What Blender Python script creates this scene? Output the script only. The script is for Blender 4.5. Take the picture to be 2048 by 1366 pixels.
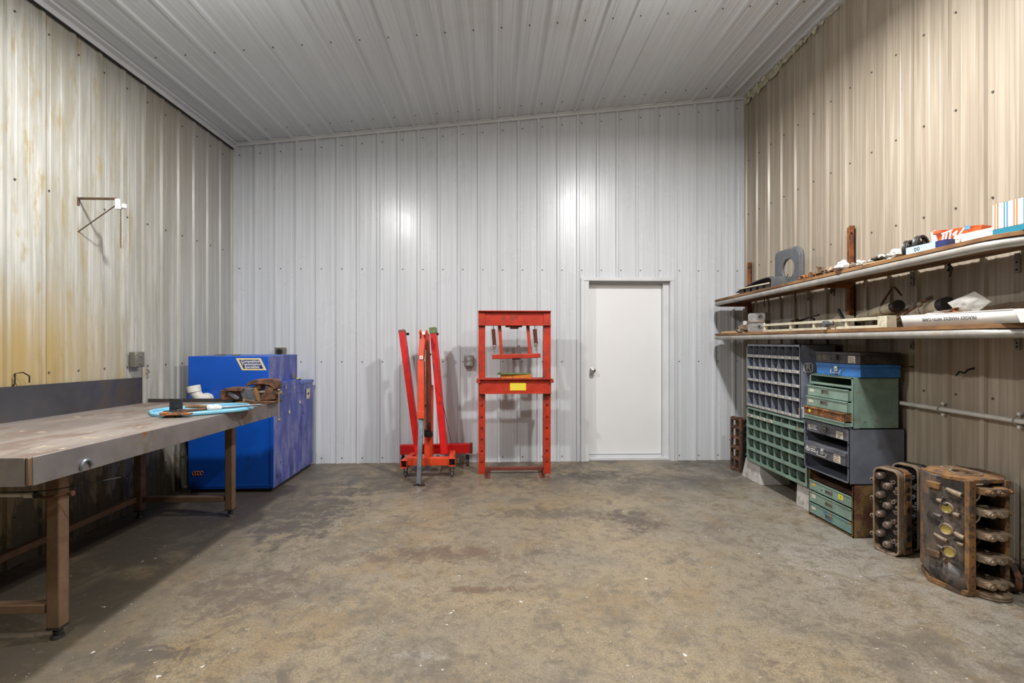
import bpy, bmesh, math, random
from math import sin, cos, pi, radians as R
from mathutils import Vector, Matrix, noise as mnoise
random.seed(11)
C = bpy.context.scene
COL = C.collection
for o in list(bpy.data.objects): bpy.data.objects.remove(o, do_unlink=True)

# ------------------------------------------------------------------ camera
F = 971.0; YAW = R(2.0); CH = 1.385
cam = bpy.data.cameras.new('camera'); cam.sensor_width = 36; cam.lens = F/2048*36; cam.clip_start = .02
camo = bpy.data.objects.new('camera', cam); COL.objects.link(camo)
camo.location = (0, 0, CH); camo.rotation_euler = (pi/2, 0, -YAW)
C.camera = camo
# ------------------------------------------------------------------ world and exposure
w = bpy.data.worlds.new('world'); C.world = w; w.use_nodes = True
w.node_tree.nodes['Background'].inputs[0].default_value = (.8, .85, 1, 1)
w.node_tree.nodes['Background'].inputs[1].default_value = .12
C.view_settings.view_transform = 'Standard'; C.view_settings.look = 'None'
C.view_settings.gamma = 1; C.view_settings.use_curve_mapping = False
C.view_settings.exposure = 0.46
C.cycles.max_bounces = 10; C.cycles.diffuse_bounces = 6; C.cycles.glossy_bounces = 4
C.cycles.use_denoising = True; C.cycles.sample_clamp_indirect = 4
# ------------------------------------------------------------------ lamps of the shop
LAMPS = [(-1.60, 2.75, 3.50, 70, .16), (1.44, 2.95, 3.80, 96, .16), (-1.50, .5, 3.50, 36, .16), (1.62, .8, 3.80, 58, .16)]
for x, y, z, e, s in LAMPS:
    l = bpy.data.lights.new('lamp_glow', 'POINT'); l.shadow_soft_size = .09; l.energy = e*.17; l.color = (1, .985, .96)
    o = bpy.data.objects.new('lamp_glow', l); COL.objects.link(o); o.location = (x, y, z-.10)
    l = bpy.data.lights.new('lamp_light', 'AREA'); l.shape = 'DISK'; l.size = s; l.energy = e; l.color = (1, .985, .96)
    o = bpy.data.objects.new('lamp_light', l); COL.objects.link(o); o.location = (x, y, z)

# ------------------------------------------------------------------ room numbers
XL, XR, YB, YF = -2.96, 2.92, 5.587, -2.6
def ceil(x): return 3.60 + (x - XL)*.1088
PITCH = .2286

def W(px, py, X=None, Y=None, Z=None):
    """a point of the room seen at a photograph pixel, on the plane X, Y or Z"""
    t = (px - 1024)/F; v = (683 - py)/F
    dx = t*cos(YAW) + sin(YAW); dy = cos(YAW) - t*sin(YAW)
    k = X/dx if X is not None else Y/dy if Y is not None else (Z - CH)/v
    return Vector((dx*k, dy*k, CH + v*k))

# ------------------------------------------------------------------ mesh builder
class B:
    def __init__(s): s.v = []; s.f = []; s.m = []; s.mi = 0
    def add(s, vs, fs, M=None):
        n = len(s.v)
        s.v += [tuple(M @ Vector(p)) if M else tuple(p) for p in vs]
        s.f += [tuple(n + i for i in f) for f in fs]; s.m += [s.mi]*len(fs); return s
    def box(s, x0, x1, y0, y1, z0, z1, M=None):
        vs = [(x, y, z) for z in (z0, z1) for y in (y0, y1) for x in (x0, x1)]
        return s.add(vs, [(0,2,3,1),(4,5,7,6),(0,1,5,4),(2,6,7,3),(0,4,6,2),(1,3,7,5)], M)
    def cbox(s, c, d, M=None):
        return s.box(c[0]-d[0]/2, c[0]+d[0]/2, c[1]-d[1]/2, c[1]+d[1]/2, c[2]-d[2]/2, c[2]+d[2]/2, M)
    def frustum(s, a, b, z0, z1, M=None):
        vs = [(a[0],a[2],z0),(a[1],a[2],z0),(a[1],a[3],z0),(a[0],a[3],z0),(b[0],b[2],z1),(b[1],b[2],z1),(b[1],b[3],z1),(b[0],b[3],z1)]
        return s.add(vs, [(3,2,1,0),(4,5,6,7),(0,1,5,4),(1,2,6,5),(2,3,7,6),(3,0,4,7)], M)
    def cyl(s, p0, p1, r0, r1=None, n=16, M=None):
        r1 = r0 if r1 is None else r1
        p0 = Vector(p0); p1 = Vector(p1); d = (p1 - p0).normalized()
        u = d.orthogonal().normalized(); v = d.cross(u)
        vs = [p0 + (u*cos(2*pi*i/n) + v*sin(2*pi*i/n))*r0 for i in range(n)] + [p1 + (u*cos(2*pi*i/n) + v*sin(2*pi*i/n))*r1 for i in range(n)]
        fs = [(i, (i+1) % n, n+(i+1) % n, n+i) for i in range(n)] + [tuple(range(n-1, -1, -1)), tuple(range(n, 2*n))]
        return s.add(vs, fs, M)
    def lathe(s, prof, n=24, M=None, closed=True):
        """prof: (radius, height) list turned about Z"""
        vs = []; fs = []; k = len(prof)
        for i in range(n):
            a = 2*pi*i/n
            vs += [(r*cos(a), r*sin(a), h) for r, h in prof]
        for i in range(n):
            j = (i+1) % n
            for q in range(k if closed else k-1):
                q2 = (q+1) % k
                fs.append((i*k+q, j*k+q, j*k+q2, i*k+q2))
        return s.add(vs, fs, M)
    def tube(s, pts, r, n=8, closed=False, M=None):
        pts = [Vector(p) for p in pts]; m = len(pts); vs = []; up = None
        rr = r if isinstance(r, (list, tuple)) else [r]*m
        for i, p in enumerate(pts):
            a = pts[(i-1) % m] if closed or i > 0 else p; b = pts[(i+1) % m] if closed or i < m-1 else p
            d = (b - a).normalized()
            if up is None: up = d.orthogonal().normalized()
            up = (up - d*up.dot(d)); up = up.normalized() if up.length > 1e-6 else d.orthogonal().normalized()
            v = d.cross(up)
            vs += [p + (up*cos(2*pi*k/n) + v*sin(2*pi*k/n))*rr[i] for k in range(n)]
        fs = []
        for i in range(m if closed else m-1):
            j = (i+1) % m
            for k in range(n):
                fs.append((i*n+k, i*n+(k+1) % n, j*n+(k+1) % n, j*n+k))
        if not closed: fs += [tuple(range(n-1, -1, -1)), tuple(range((m-1)*n, m*n))]
        return s.add(vs, fs, M)
    def prism(s, poly, a0, a1, ax='y', M=None):
        """extrude a 2-D outline: ax 'y' -> (x,z) outline, 'x' -> (y,z), 'z' -> (x,y)"""
        def P(p, a): return (p[0], a, p[1]) if ax == 'y' else (a, p[0], p[1]) if ax == 'x' else (p[0], p[1], a)
        n = len(poly)
        vs = [P(p, a0) for p in poly] + [P(p, a1) for p in poly]
        fs = [(i, (i+1) % n, n+(i+1) % n, n+i) for i in range(n)] + [tuple(range(n-1, -1, -1)), tuple(range(n, 2*n))]
        return s.add(vs, fs, M)
    def hole(s, outer, inner, a0, a1, ax='y', M=None):
        """plate between two outlines with the same number of points"""
        def P(p, a): return (p[0], a, p[1]) if ax == 'y' else (a, p[0], p[1]) if ax == 'x' else (p[0], p[1], a)
        n = len(outer)
        vs = [P(p, a) for a in (a0, a1) for q in (outer, inner) for p in q]
        fs = []
        for i in range(n):
            j = (i+1) % n
            fs += [(i, j, n+j, n+i), (2*n+i, 3*n+i, 3*n+j, 2*n+j), (i, 2*n+i, 2*n+j, j), (n+i, n+j, 3*n+j, 3*n+i)]
        return s.add(vs, fs, M)
    def build(s, name, mats, parent=None, bevel=0, seg=2, recalc=True, ang=35):
        me = bpy.data.meshes.new(name); me.from_pydata(s.v, [], s.f)
        mats = mats if isinstance(mats, (list, tuple)) else [mats]
        for m in mats: me.materials.append(m)
        if len(mats) > 1: me.polygons.foreach_set('material_index', s.m)
        if recalc:
            bm = bmesh.new(); bm.from_mesh(me); bmesh.ops.recalc_face_normals(bm, faces=bm.faces); bm.to_mesh(me); bm.free()
        me.polygons.foreach_set('use_smooth', [True]*len(me.polygons)); me.set_sharp_from_angle(angle=R(ang))
        me.update()
        o = bpy.data.objects.new(name, me); COL.objects.link(o)
        if parent: o.parent = parent
        if bevel:
            b = o.modifiers.new('bevel', 'BEVEL'); b.width = bevel; b.segments = seg; b.limit_method = 'ANGLE'; b.angle_limit = R(40)
        return o

def T(x=0, y=0, z=0, rx=0, ry=0, rz=0, s=1):
    return Matrix.Translation((x, y, z)) @ Matrix.Rotation(R(rz), 4, 'Z') @ Matrix.Rotation(R(ry), 4, 'Y') @ Matrix.Rotation(R(rx), 4, 'X') @ Matrix.Scale(s, 4)
def rrect(w, h, r, n=5, cx=0, cy=0):
    out = []
    for k, (sx, sy) in enumerate(((1,1), (-1,1), (-1,-1), (1,-1))):
        for i in range(n+1):
            a = pi/2*k + pi/2*i/n
            out.append((cx + sx*(w/2-r) + r*cos(a), cy + sy*(h/2-r) + r*sin(a)))
    return out
def circ(r, n, cx=0, cy=0, ph=0, ry=None):
    return [(cx + r*cos(ph+2*pi*i/n), cy + (ry or r)*sin(ph+2*pi*i/n)) for i in range(n)]

def tag(o, label, cat, group=None, kind=None):
    o['label'] = label; o['category'] = cat
    if group: o['group'] = group
    if kind: o['kind'] = kind
    return o
def thing(name, label, cat, loc=(0,0,0), rz=0, group=None, rx=0, ry=0):
    o = bpy.data.objects.new(name, None); COL.objects.link(o); o.empty_display_size = .1
    o.location = loc; o.rotation_euler = (R(rx), R(ry), R(rz))
    return tag(o, label, cat, group)
def struct(o, label=None):
    o['kind'] = 'structure'
    if label: o['label'] = label
    return o
def clone(root, loc, rz, label, group=None, rx=0, ry=0):
    r = root.copy(); COL.objects.link(r); r.location = loc; r.rotation_euler = (R(rx), R(ry), R(rz)); r['label'] = label
    if group: r['group'] = group
    for ch in list(root.children):
        c = ch.copy(); COL.objects.link(c); c.parent = r
        for g in list(ch.children):
            d = g.copy(); COL.objects.link(d); d.parent = c
    return r
def dup(o, M, parent=None):
    c = o.copy(); COL.objects.link(c); c.parent = parent or o.parent; c.matrix_local = M; return c
def text(s, size, M, m, parent, name='lettering', depth=.0006, align='CENTER'):
    cu = bpy.data.curves.new('t', 'FONT'); cu.body = s; cu.size = size; cu.extrude = depth; cu.align_x = align; cu.align_y = 'CENTER'
    cu.offset = size*.012; cu.resolution_u = 3; cu.space_line = .95
    o = bpy.data.objects.new('t', cu); COL.objects.link(o)
    bpy.context.view_layer.update()
    me = bpy.data.meshes.new_from_object(o.evaluated_get(bpy.context.evaluated_depsgraph_get()))
    bpy.data.objects.remove(o); me.name = name; me.materials.clear(); me.materials.append(m)
    t = bpy.data.objects.new(name, me); COL.objects.link(t); t.parent = parent; t.matrix_local = M
    return t

# ------------------------------------------------------------------ materials
def new_mat(name):
    m = bpy.data.materials.new(name); m.use_nodes = True
    return m, m.node_tree.nodes, m.node_tree.links, m.node_tree.nodes['Principled BSDF']
def nmath(N, L, op, a, b=None, c=None, clamp=False):
    n = N.new('ShaderNodeMath'); n.operation = op; n.use_clamp = clamp
    for i, x in enumerate((a, b, c)):
        if x is None: continue
        if isinstance(x, (int, float)): n.inputs[i].default_value = x
        else: L.new(x, n.inputs[i])
    return n.outputs[0]
def nnoise(N, L, vec, scale, detail=4, rough=.6, vscale=None, dist=0, off=0):
    mp = N.new('ShaderNodeMapping'); L.new(vec, mp.inputs[0]); mp.inputs['Location'].default_value = (off, off*.7, off*.3)
    if vscale: mp.inputs['Scale'].default_value = vscale
    n = N.new('ShaderNodeTexNoise'); n.inputs['Scale'].default_value = scale; n.inputs['Detail'].default_value = detail
    n.inputs['Roughness'].default_value = rough; n.inputs['Distortion'].default_value = dist
    L.new(mp.outputs[0], n.inputs['Vector']); return n.outputs[0]
def nramp(N, L, f, lo, hi, a=0, b=1, smooth=True):
    n = N.new('ShaderNodeMapRange'); n.inputs[1].default_value = lo; n.inputs[2].default_value = hi
    n.inputs[3].default_value = a; n.inputs[4].default_value = b
    if smooth: n.interpolation_type = 'SMOOTHSTEP'
    L.new(f, n.inputs[0]); return n.outputs[0]
def nmix(N, L, f, a, b, mode='MIX'):
    n = N.new('ShaderNodeMix'); n.data_type = 'RGBA'; n.blend_type = mode; n.clamp_factor = True
    if isinstance(f, (int, float)): n.inputs[0].default_value = f
    else: L.new(f, n.inputs[0])
    for i, x in ((6, a), (7, b)):
        if isinstance(x, tuple): n.inputs[i].default_value = (*x, 1)
        else: L.new(x, n.inputs[i])
    return n.outputs[2]
def nbump(N, L, h, strength, dist, bs):
    n = N.new('ShaderNodeBump'); n.inputs['Strength'].default_value = strength; n.inputs['Distance'].default_value = dist
    L.new(h, n.inputs['Height']); L.new(n.outputs[0], bs.inputs['Normal'])
def pos(N): return N.new('ShaderNodeNewGeometry').outputs['Position']

def worn(name, base, c2=None, sc=12, lo=.5, hi=.62, rough=.5, metal=0, bump=.15, var=.25, vs=None, c3=None, sc3=40, lo3=.6, hi3=.66, bd=.002):
    m, N, L, bs = new_mat(name); p = pos(N)
    v = nnoise(N, L, p, sc*.6, 5, .6, vs, off=3)
    dark = tuple(x*(1-var) for x in base); light = tuple(min(1, x*(1+var*.6)) for x in base)
    col = nmix(N, L, nramp(N, L, v, .3, .7), dark, light)
    f = None
    if c2:
        n2 = nnoise(N, L, p, sc, 7, .68, vs, .3, off=7); f = nramp(N, L, n2, lo, hi); col = nmix(N, L, f, col, c2)
    if c3:
        n3 = nnoise(N, L, p, sc3, 4, .6, None, off=13); col = nmix(N, L, nramp(N, L, n3, lo3, hi3), col, c3)
    L.new(col, bs.inputs['Base Color'])
    bs.inputs['Metallic'].default_value = metal
    if f is not None and metal > 0: L.new(nmath(N, L, 'MULTIPLY', nmath(N, L, 'SUBTRACT', 1, f), metal), bs.inputs['Metallic'])
    if f is not None: L.new(nramp(N, L, f, 0, 1, rough, min(1, rough+.25), False), bs.inputs['Roughness'])
    else: bs.inputs['Roughness'].default_value = rough
    if bump: nbump(N, L, nnoise(N, L, p, sc*6, 5, .7), bump, bd, bs)
    return m
def plain(name, c, rough=.5, metal=0, emit=0, trans=0, alpha=1, coat=0):
    m, N, L, bs = new_mat(name)
    bs.inputs['Base Color'].default_value = (*c, 1); bs.inputs['Roughness'].default_value = rough; bs.inputs['Metallic'].default_value = metal
    if emit: bs.inputs['Emission Color'].default_value = (*c, 1); bs.inputs['Emission Strength'].default_value = emit
    if trans: bs.inputs['Transmission Weight'].default_value = trans
    bs.inputs['Alpha'].default_value = alpha; bs.inputs['Coat Weight'].default_value = coat
    return m

def wall_white(name='white_panel', base=(.60, .62, .655), rough=.24, ax=(1, 1, .06)):
    m, N, L, bs = new_mat(name); p = pos(N)
    st = nnoise(N, L, p, 9, 4, .6, ax)
    col = nmix(N, L, nramp(N, L, st, .35, .7), base, tuple(x*.93 for x in base))
    fs_ = nnoise(N, L, p, 55, 2, .5, tuple(.02 if q < .5 else 1 for q in ax)); col = nmix(N, L, nramp(N, L, fs_, .42, .62, 0, .35), col, tuple(x*.78 for x in base))
    g = nnoise(N, L, p, 1.1, 6, .65, (1, 1, .7), off=5)
    col = nmix(N, L, nramp(N, L, g, .55, .75, 0, .35), col, (.50, .49, .42))
    d = nnoise(N, L, p, 22, 6, .75, off=9)
    col = nmix(N, L, nramp(N, L, d, .68, .74, 0, .5), col, (.3, .29, .26))
    L.new(col, bs.inputs['Base Color']); L.new(nramp(N, L, g, .3, .7, rough, rough+.12), bs.inputs['Roughness'])
    bs.inputs['Specular IOR Level'].default_value = .5
    nbump(N, L, nnoise(N, L, p, 30, 3, .6, ax), .12, .001, bs)
    return m
def wall_left_mat():
    m, N, L, bs = new_mat('stained_left_panel'); p = pos(N)
    sep = N.new('ShaderNodeSeparateXYZ'); L.new(p, sep.inputs[0]); y, z = sep.outputs[1], sep.outputs[2]
    streak = nnoise(N, L, p, 7, 6, .7, (1, 1, .10)); fine = nnoise(N, L, p, 34, 6, .72, (1, 1, .3), off=4); big = nnoise(N, L, p, 1.6, 5, .6, (1, 1, .6), off=2)
    col = nmix(N, L, nramp(N, L, streak, .35, .65), (.46, .455, .425), (.30, .29, .25))
    fs_ = nnoise(N, L, p, 55, 2, .5, (1, 1, .02)); col = nmix(N, L, nramp(N, L, fs_, .42, .62, 0, .5), col, (.27, .26, .225))
    # yellow oil film: low and towards the near end of the wall
    a = nmath(N, L, 'ADD', nramp(N, L, z, 1.95, 1.25), nmath(N, L, 'MULTIPLY', nmath(N, L, 'SUBTRACT', streak, .5), 1.6))
    a = nmath(N, L, 'MULTIPLY', a, nramp(N, L, y, 4.25, 3.1), clamp=True)
    col = nmix(N, L, nmath(N, L, 'MULTIPLY', a, .95), col, (.34, .24, .09))
    # drips
    b = nmath(N, L, 'MULTIPLY', nramp(N, L, nnoise(N, L, p, 10, 5, .7, (1, 1, .22), off=8), .54, .68), nramp(N, L, y, 5.2, 3.4, .15, .75))
    col = nmix(N, L, b, col, (.30, .225, .10))
    col = nmix(N, L, nramp(N, L, fine, .60, .70, 0, .55), col, (.36, .28, .15))
    # brown haze high at the far end
    h = nmath(N, L, 'MULTIPLY', nramp(N, L, y, 3.7, 4.8), nramp(N, L, z, 1.9, 3.2), clamp=True)
    col = nmix(N, L, nmath(N, L, 'MULTIPLY', h, .62), col, (.25, .21, .165))
    # greyer towards the far corner
    col = nmix(N, L, nramp(N, L, y, 4.2, 5.4, 0, .5), col, (.42, .42, .41))
    # black mould at the floor, deepened with painted under-bench shade
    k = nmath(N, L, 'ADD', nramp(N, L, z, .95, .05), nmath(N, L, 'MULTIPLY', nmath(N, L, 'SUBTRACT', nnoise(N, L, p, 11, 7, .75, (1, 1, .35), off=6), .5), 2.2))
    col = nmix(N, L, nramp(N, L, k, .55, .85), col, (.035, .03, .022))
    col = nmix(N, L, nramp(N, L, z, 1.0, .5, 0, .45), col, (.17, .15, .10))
    L.new(col, bs.inputs['Base Color']); L.new(nramp(N, L, streak, .3, .7, .28, .5), bs.inputs['Roughness'])
    nbump(N, L, fine, .12, .001, bs)
    return m
def wall_right_mat():
    m, N, L, bs = new_mat('tan_right_panel'); p = pos(N)
    sep = N.new('ShaderNodeSeparateXYZ'); L.new(p, sep.inputs[0]); z = sep.outputs[2]
    st = nnoise(N, L, p, 8, 5, .65, (1, 1, .06)); g = nnoise(N, L, p, 26, 6, .75, off=3)
    col = nmix(N, L, nramp(N, L, st, .35, .65), (.40, .345, .275), (.31, .26, .20))
    fs_ = nnoise(N, L, p, 55, 2, .5, (1, 1, .02)); col = nmix(N, L, nramp(N, L, fs_, .42, .62, 0, .5), col, (.24, .195, .14)); col = nmix(N, L, nramp(N, L, g, .66, .74, 0, .7), col, (.18, .12, .07))
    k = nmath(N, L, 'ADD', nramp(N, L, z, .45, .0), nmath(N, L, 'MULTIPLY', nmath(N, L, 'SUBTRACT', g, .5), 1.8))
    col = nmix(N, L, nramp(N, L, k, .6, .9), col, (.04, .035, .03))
    L.new(col, bs.inputs['Base Color']); L.new(nramp(N, L, st, .3, .7, .3, .45), bs.inputs['Roughness'])
    nbump(N, L, nnoise(N, L, p, 30, 3, .6, (1, 1, .06)), .12, .001, bs)
    return m
def floor_mat():
    m, N, L, bs = new_mat('stained_concrete'); p = pos(N)
    sep = N.new('ShaderNodeSeparateXYZ'); L.new(p, sep.inputs[0]); x, y = sep.outputs[0], sep.outputs[1]
    big = nnoise(N, L, p, .9, 8, .62, None, .4); mid = nnoise(N, L, p, 2.7, 10, .74, None, .6, off=4); fin = nnoise(N, L, p, 14, 9, .8, None, .3, off=8)
    vf = nnoise(N, L, p, 95, 5, .8, off=2)
    col = nmix(N, L, nramp(N, L, big, .38, .62), (.255, .200, .122), (.205, .175, .128))
    col = nmix(N, L, nramp(N, L, mid, .47, .66, 0, .65), col, (.085, .070, .054))
    col = nmix(N, L, nramp(N, L, nnoise(N, L, p, 2.0, 9, .72, None, .4, off=11), .50, .62, 0, .6), col, (.215, .148, .07))
    col = nmix(N, L, nramp(N, L, nnoise(N, L, p, 1.9, 10, .76, None, .7, off=17), .57, .68, 0, .7), col, (.055, .044, .036))
    col = nmix(N, L, nramp(N, L, nnoise(N, L, p, 3.1, 9, .75, None, .5, off=23), .60, .68, 0, .7), col, (.10, .055, .032))
    col = nmix(N, L, nramp(N, L, nnoise(N, L, p, 4.2, 10, .78, None, .5, off=37), .56, .70, 0, .45), col, (.29, .27, .23))
    def spot(cx, cy, rx, ry, c, a=.9):
        nonlocal col
        dx = nmath(N, L, 'DIVIDE', nmath(N, L, 'SUBTRACT', x, cx), rx); dy = nmath(N, L, 'DIVIDE', nmath(N, L, 'SUBTRACT', y, cy), ry)
        r2 = nmath(N, L, 'ADD', nmath(N, L, 'MULTIPLY', dx, dx), nmath(N, L, 'MULTIPLY', dy, dy))
        f = nmath(N, L, 'ADD', nmath(N, L, 'SUBTRACT', 1, r2), nmath(N, L, 'MULTIPLY', nmath(N, L, 'SUBTRACT', wn, .5), 8.0))
        col = nmix(N, L, nramp(N, L, f, .1, 1.1, 0, a), col, c)
    wn = nnoise(N, L, p, 7, 10, .8, None, .6, off=41)
    spot(.90, 4.95, .75, .28, (.035, .030, .027)); spot(-1.0, 4.75, .75, .40, (.06, .052, .045), .8); spot(1.75, 4.75, .5, .3, (.06, .052, .045), .8)
    spot(1.08, 3.75, .26, .30, (.06, .042, .03)); spot(-.38, 3.17, .62, .13, (.105, .06, .036), .75); spot(-.05, 2.72, .35, .05, (.11, .06, .035), .8)
    spot(-1.5, 4.0, .45, .8, (.05, .042, .034), .9); spot(-1.35, 2.75, .45, .35, (.09, .065, .048), .7); spot(-1.55, 2.15, .3, .2, (.06, .05, .042), .8)
    spot(.45, 3.9, .7, .14, (.075, .062, .05), .7); spot(2.1, 3.0, .35, .4, (.34, .32, .29), .5); spot(-.35, 2.15, .13, .05, (.36, .35, .32), .4); spot(2.1, 1.95, .5, .25, (.08, .07, .06), .5)
    # pale worn strip along the right side, bench shade painted over dirt at left, dark oily strip by the press
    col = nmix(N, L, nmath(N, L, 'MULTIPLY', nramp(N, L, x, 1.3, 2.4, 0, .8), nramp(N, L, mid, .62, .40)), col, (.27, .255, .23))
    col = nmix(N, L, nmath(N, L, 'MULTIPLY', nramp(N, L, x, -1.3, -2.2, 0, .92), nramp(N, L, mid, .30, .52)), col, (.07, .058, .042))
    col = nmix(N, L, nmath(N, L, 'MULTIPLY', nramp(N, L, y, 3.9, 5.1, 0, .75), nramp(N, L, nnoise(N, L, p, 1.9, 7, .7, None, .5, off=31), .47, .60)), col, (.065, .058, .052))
    col = nmix(N, L, nramp(N, L, fin, .48, .62, 0, .65), col, (.09, .075, .055)); col = nmix(N, L, nramp(N, L, fin, .44, .30, 0, .4), col, (.30, .27, .21))
    col = nmix(N, L, nramp(N, L, vf, .44, .58, 0, .55), col, (.09, .075, .06))
    # white paint flecks and scrapes
    v = N.new('ShaderNodeTexVoronoi'); v.inputs['Scale'].default_value = 6; L.new(p, v.inputs['Vector'])
    fl = nmath(N, L, 'MULTIPLY', nramp(N, L, v.outputs['Distance'], .10, .05), nramp(N, L, nnoise(N, L, p, 40, 3, .7, off=5), .55, .62))
    col = nmix(N, L, fl, col, (.62, .61, .58))
    sp = nmath(N, L, 'MULTIPLY', nramp(N, L, nnoise(N, L, p, 55, 2, .5, None, 0, off=19), .735, .76), nramp(N, L, mid, .38, .58))
    col = nmix(N, L, sp, col, (.6, .59, .55))
    L.new(col, bs.inputs['Base Color'])
    L.new(nramp(N, L, mid, .3, .7, .38, .62), bs.inputs['Roughness'])
    nbump(N, L, fin, .25, .004, bs)
    return m

M = {}
M['white'] = wall_white(); M['ceil'] = wall_white('white_ceiling_panel', (.61, .64, .67), .34, (1, .06, 1))
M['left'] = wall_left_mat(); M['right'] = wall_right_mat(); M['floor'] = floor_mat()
M['trim'] = worn('white_trim', (.60, .61, .63), None, 6, rough=.35, bump=.03, var=.06)
M['door'] = worn('white_door', (.72, .72, .73), None, 2, rough=.42, bump=.03, var=.03)
M['screw'] = plain('screw_grey', (.10, .09, .08), .6, .3)
M['black'] = plain('black_plastic', (.015, .015, .017), .45)
M['dark'] = plain('dark_gap', (.01, .01, .01), .9)
M['steel'] = worn('worn_bench_steel', (.25, .235, .235), (.10, .07, .05), 4, .48, .70, .42, .55, .12, .3, None, (.30, .12, .03), 9, .64, .74)
M['bench_top'] = worn('scuffed_bench_top', (.27, .235, .215), (.14, .10, .08), 5, .46, .62, .45, .35, .15, .3, (1, .35, 1), (.42, .36, .26), 13, .62, .68)
M['plate'] = worn('dark_backsplash_steel', (.075, .075, .085), (.055, .04, .03), 2.5, .45, .7, .38, .5, .05, .3)
M['leg'] = worn('rusty_leg_steel', (.20, .125, .075), (.13, .07, .04), 6, .42, .70, .5, .3, .12, .2)
M['rust'] = worn('rust', (.28, .105, .032), (.10, .045, .02), 18, .42, .6, .85, 0, .5, .4)
M['rustdark'] = worn('dark_rust', (.15, .062, .03), (.045, .028, .022), 20, .42, .6, .8, .1, .5, .4)
M['cast'] = worn('oily_cast_iron', (.135, .112, .10), (.17, .10, .055), 9, .50, .66, .5, .3, .35, .35, None, (.035, .030, .027), 10, .50, .62)
M['castrust'] = worn('rusty_cast_iron', (.23, .115, .04), (.075, .05, .036), 13, .44, .58, .75, .1, .4, .35)
M['castpale'] = worn('pale_cast_iron', (.24, .185, .13), (.17, .10, .055), 16, .48, .62, .6, .3, .3, .3)
M['oil'] = worn('oily_black_iron', (.022, .02, .018), (.09, .06, .03), 25, .56, .68, .35, .3, .4, .4)
M['spring'] = worn('spring_steel', (.24, .19, .16), (.10, .06, .04), 40, .5, .62, .4, .6, .2, .3)
M['brass'] = worn('yellow_core_plug', (.48, .38, .10), (.28, .2, .06), 30, .5, .65, .4, .5, .15, .2)
M['alu'] = worn('aluminium', (.52, .52, .52), (.28, .27, .25), 30, .5, .65, .32, .8, .15, .25)
M['chrome'] = plain('chrome', (.6, .6, .58), .22, 1)
M['blue'] = worn('blue_paint', (.0035, .075, .43), (.002, .04, .26), 3, .52, .75, .38, 0, .03, .12)
M['blueside'] = worn('chalky_blue_paint', (.035, .055, .28), (.19, .20, .42), 9, .42, .66, .42, 0, .05, .2, (1, 1, .3), (.02, .03, .16), 12, .60, .70)
M['bluecase'] = worn('blue_case_paint', (.03, .16, .46), (.03, .09, .22), 16, .56, .66, .42, .1, .1, .2, None, (.02, .02, .03), 45, .66, .7)
M['red'] = worn('red_paint', (.60, .004, .004), (.30, .010, .008), 10, .58, .72, .45, 0, .08, .2)
M['orange'] = worn('orange_red_paint', (.62, .055, .015), (.35, .035, .012), 12, .58, .7, .38, 0, .08, .18)
M['press'] = worn('press_red_paint', (.42, .028, .010), (.20, .025, .012), 14, .52, .66, .45, 0, .12, .25, None, (.50, .20, .08), 60, .68, .72)
M['pressdark'] = worn('dark_red_steel', (.17, .035, .022), (.09, .04, .025), 18, .5, .65, .55, .1, .2, .3)
M['platesteel'] = worn('grey_boom_steel', (.19, .21, .24), (.09, .08, .07), 16, .52, .66, .35, .7, .1, .25)
M['orangeplate'] = worn('orange_press_plate', (.55, .18, .02), (.25, .10, .03), 25, .52, .64, .5, 0, .2, .2)
M['greenplate'] = worn('green_press_plate', (.08, .16, .04), (.12, .08, .04), 30, .5, .62, .5, 0, .2, .3)
M['yellow'] = plain('yellow_label', (.72, .62, .02), .5)
M['yellowp'] = worn('worn_yellow', (.55, .38, .05), (.3, .18, .05), 60, .5, .6, .6, 0, .1, .2)
M['pvc'] = worn('pvc', (.62, .60, .54), (.36, .32, .25), 22, .56, .68, .35, 0, .05, .1)
M['white_p'] = worn('white_paint', (.55, .55, .53), (.22, .20, .18), 35, .54, .64, .45, 0, .08, .08)
M['cream'] = worn('cream_metal', (.54, .50, .38), (.25, .2, .13), 26, .56, .66, .5, 0, .1, .15)
M['wood'] = worn('board_plywood', (.25, .125, .045), (.13, .06, .025), 9, .45, .62, .65, 0, .2, .3, (1, .25, 1))
M['stick'] = worn('pine_stick', (.58, .42, .22), None, 9, rough=.6, bump=.1, var=.15)
M['pipe'] = worn('galvanised_pipe', (.37, .355, .33), (.26, .21, .16), 14, .55, .68, .42, .45, .12, .2)
M['conduit'] = worn('pale_conduit', (.60, .59, .56), (.35, .31, .25), 20, .62, .7, .4, .2, .05, .1)
M['angle'] = worn('rusty_angle_iron', (.26, .085, .025), (.09, .035, .016), 14, .45, .62, .8, .1, .3, .35)
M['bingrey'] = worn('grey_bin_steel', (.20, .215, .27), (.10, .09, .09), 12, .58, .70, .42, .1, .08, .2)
M['binshade'] = worn('bin_inside_shade', (.012, .014, .02), (.02, .014, .01), 12, .5, .65, .6, .1, .08, .3)  # near black: shade inside the grey bins put into the colour
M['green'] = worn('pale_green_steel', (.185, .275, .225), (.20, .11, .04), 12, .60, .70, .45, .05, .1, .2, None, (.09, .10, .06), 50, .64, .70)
M['greenshade'] = worn('green_inside_shade', (.016, .022, .014), (.03, .014, .008), 7, .5, .62, .6, .05, .1, .35)  # near black: shade inside the green bins put into the colour
M['greenblue'] = worn('green_blue_drawer', (.16, .27, .24), (.26, .15, .06), 10, .54, .66, .45, .05, .1, .25, None, (.08, .18, .26), 7, .56, .66)
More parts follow.
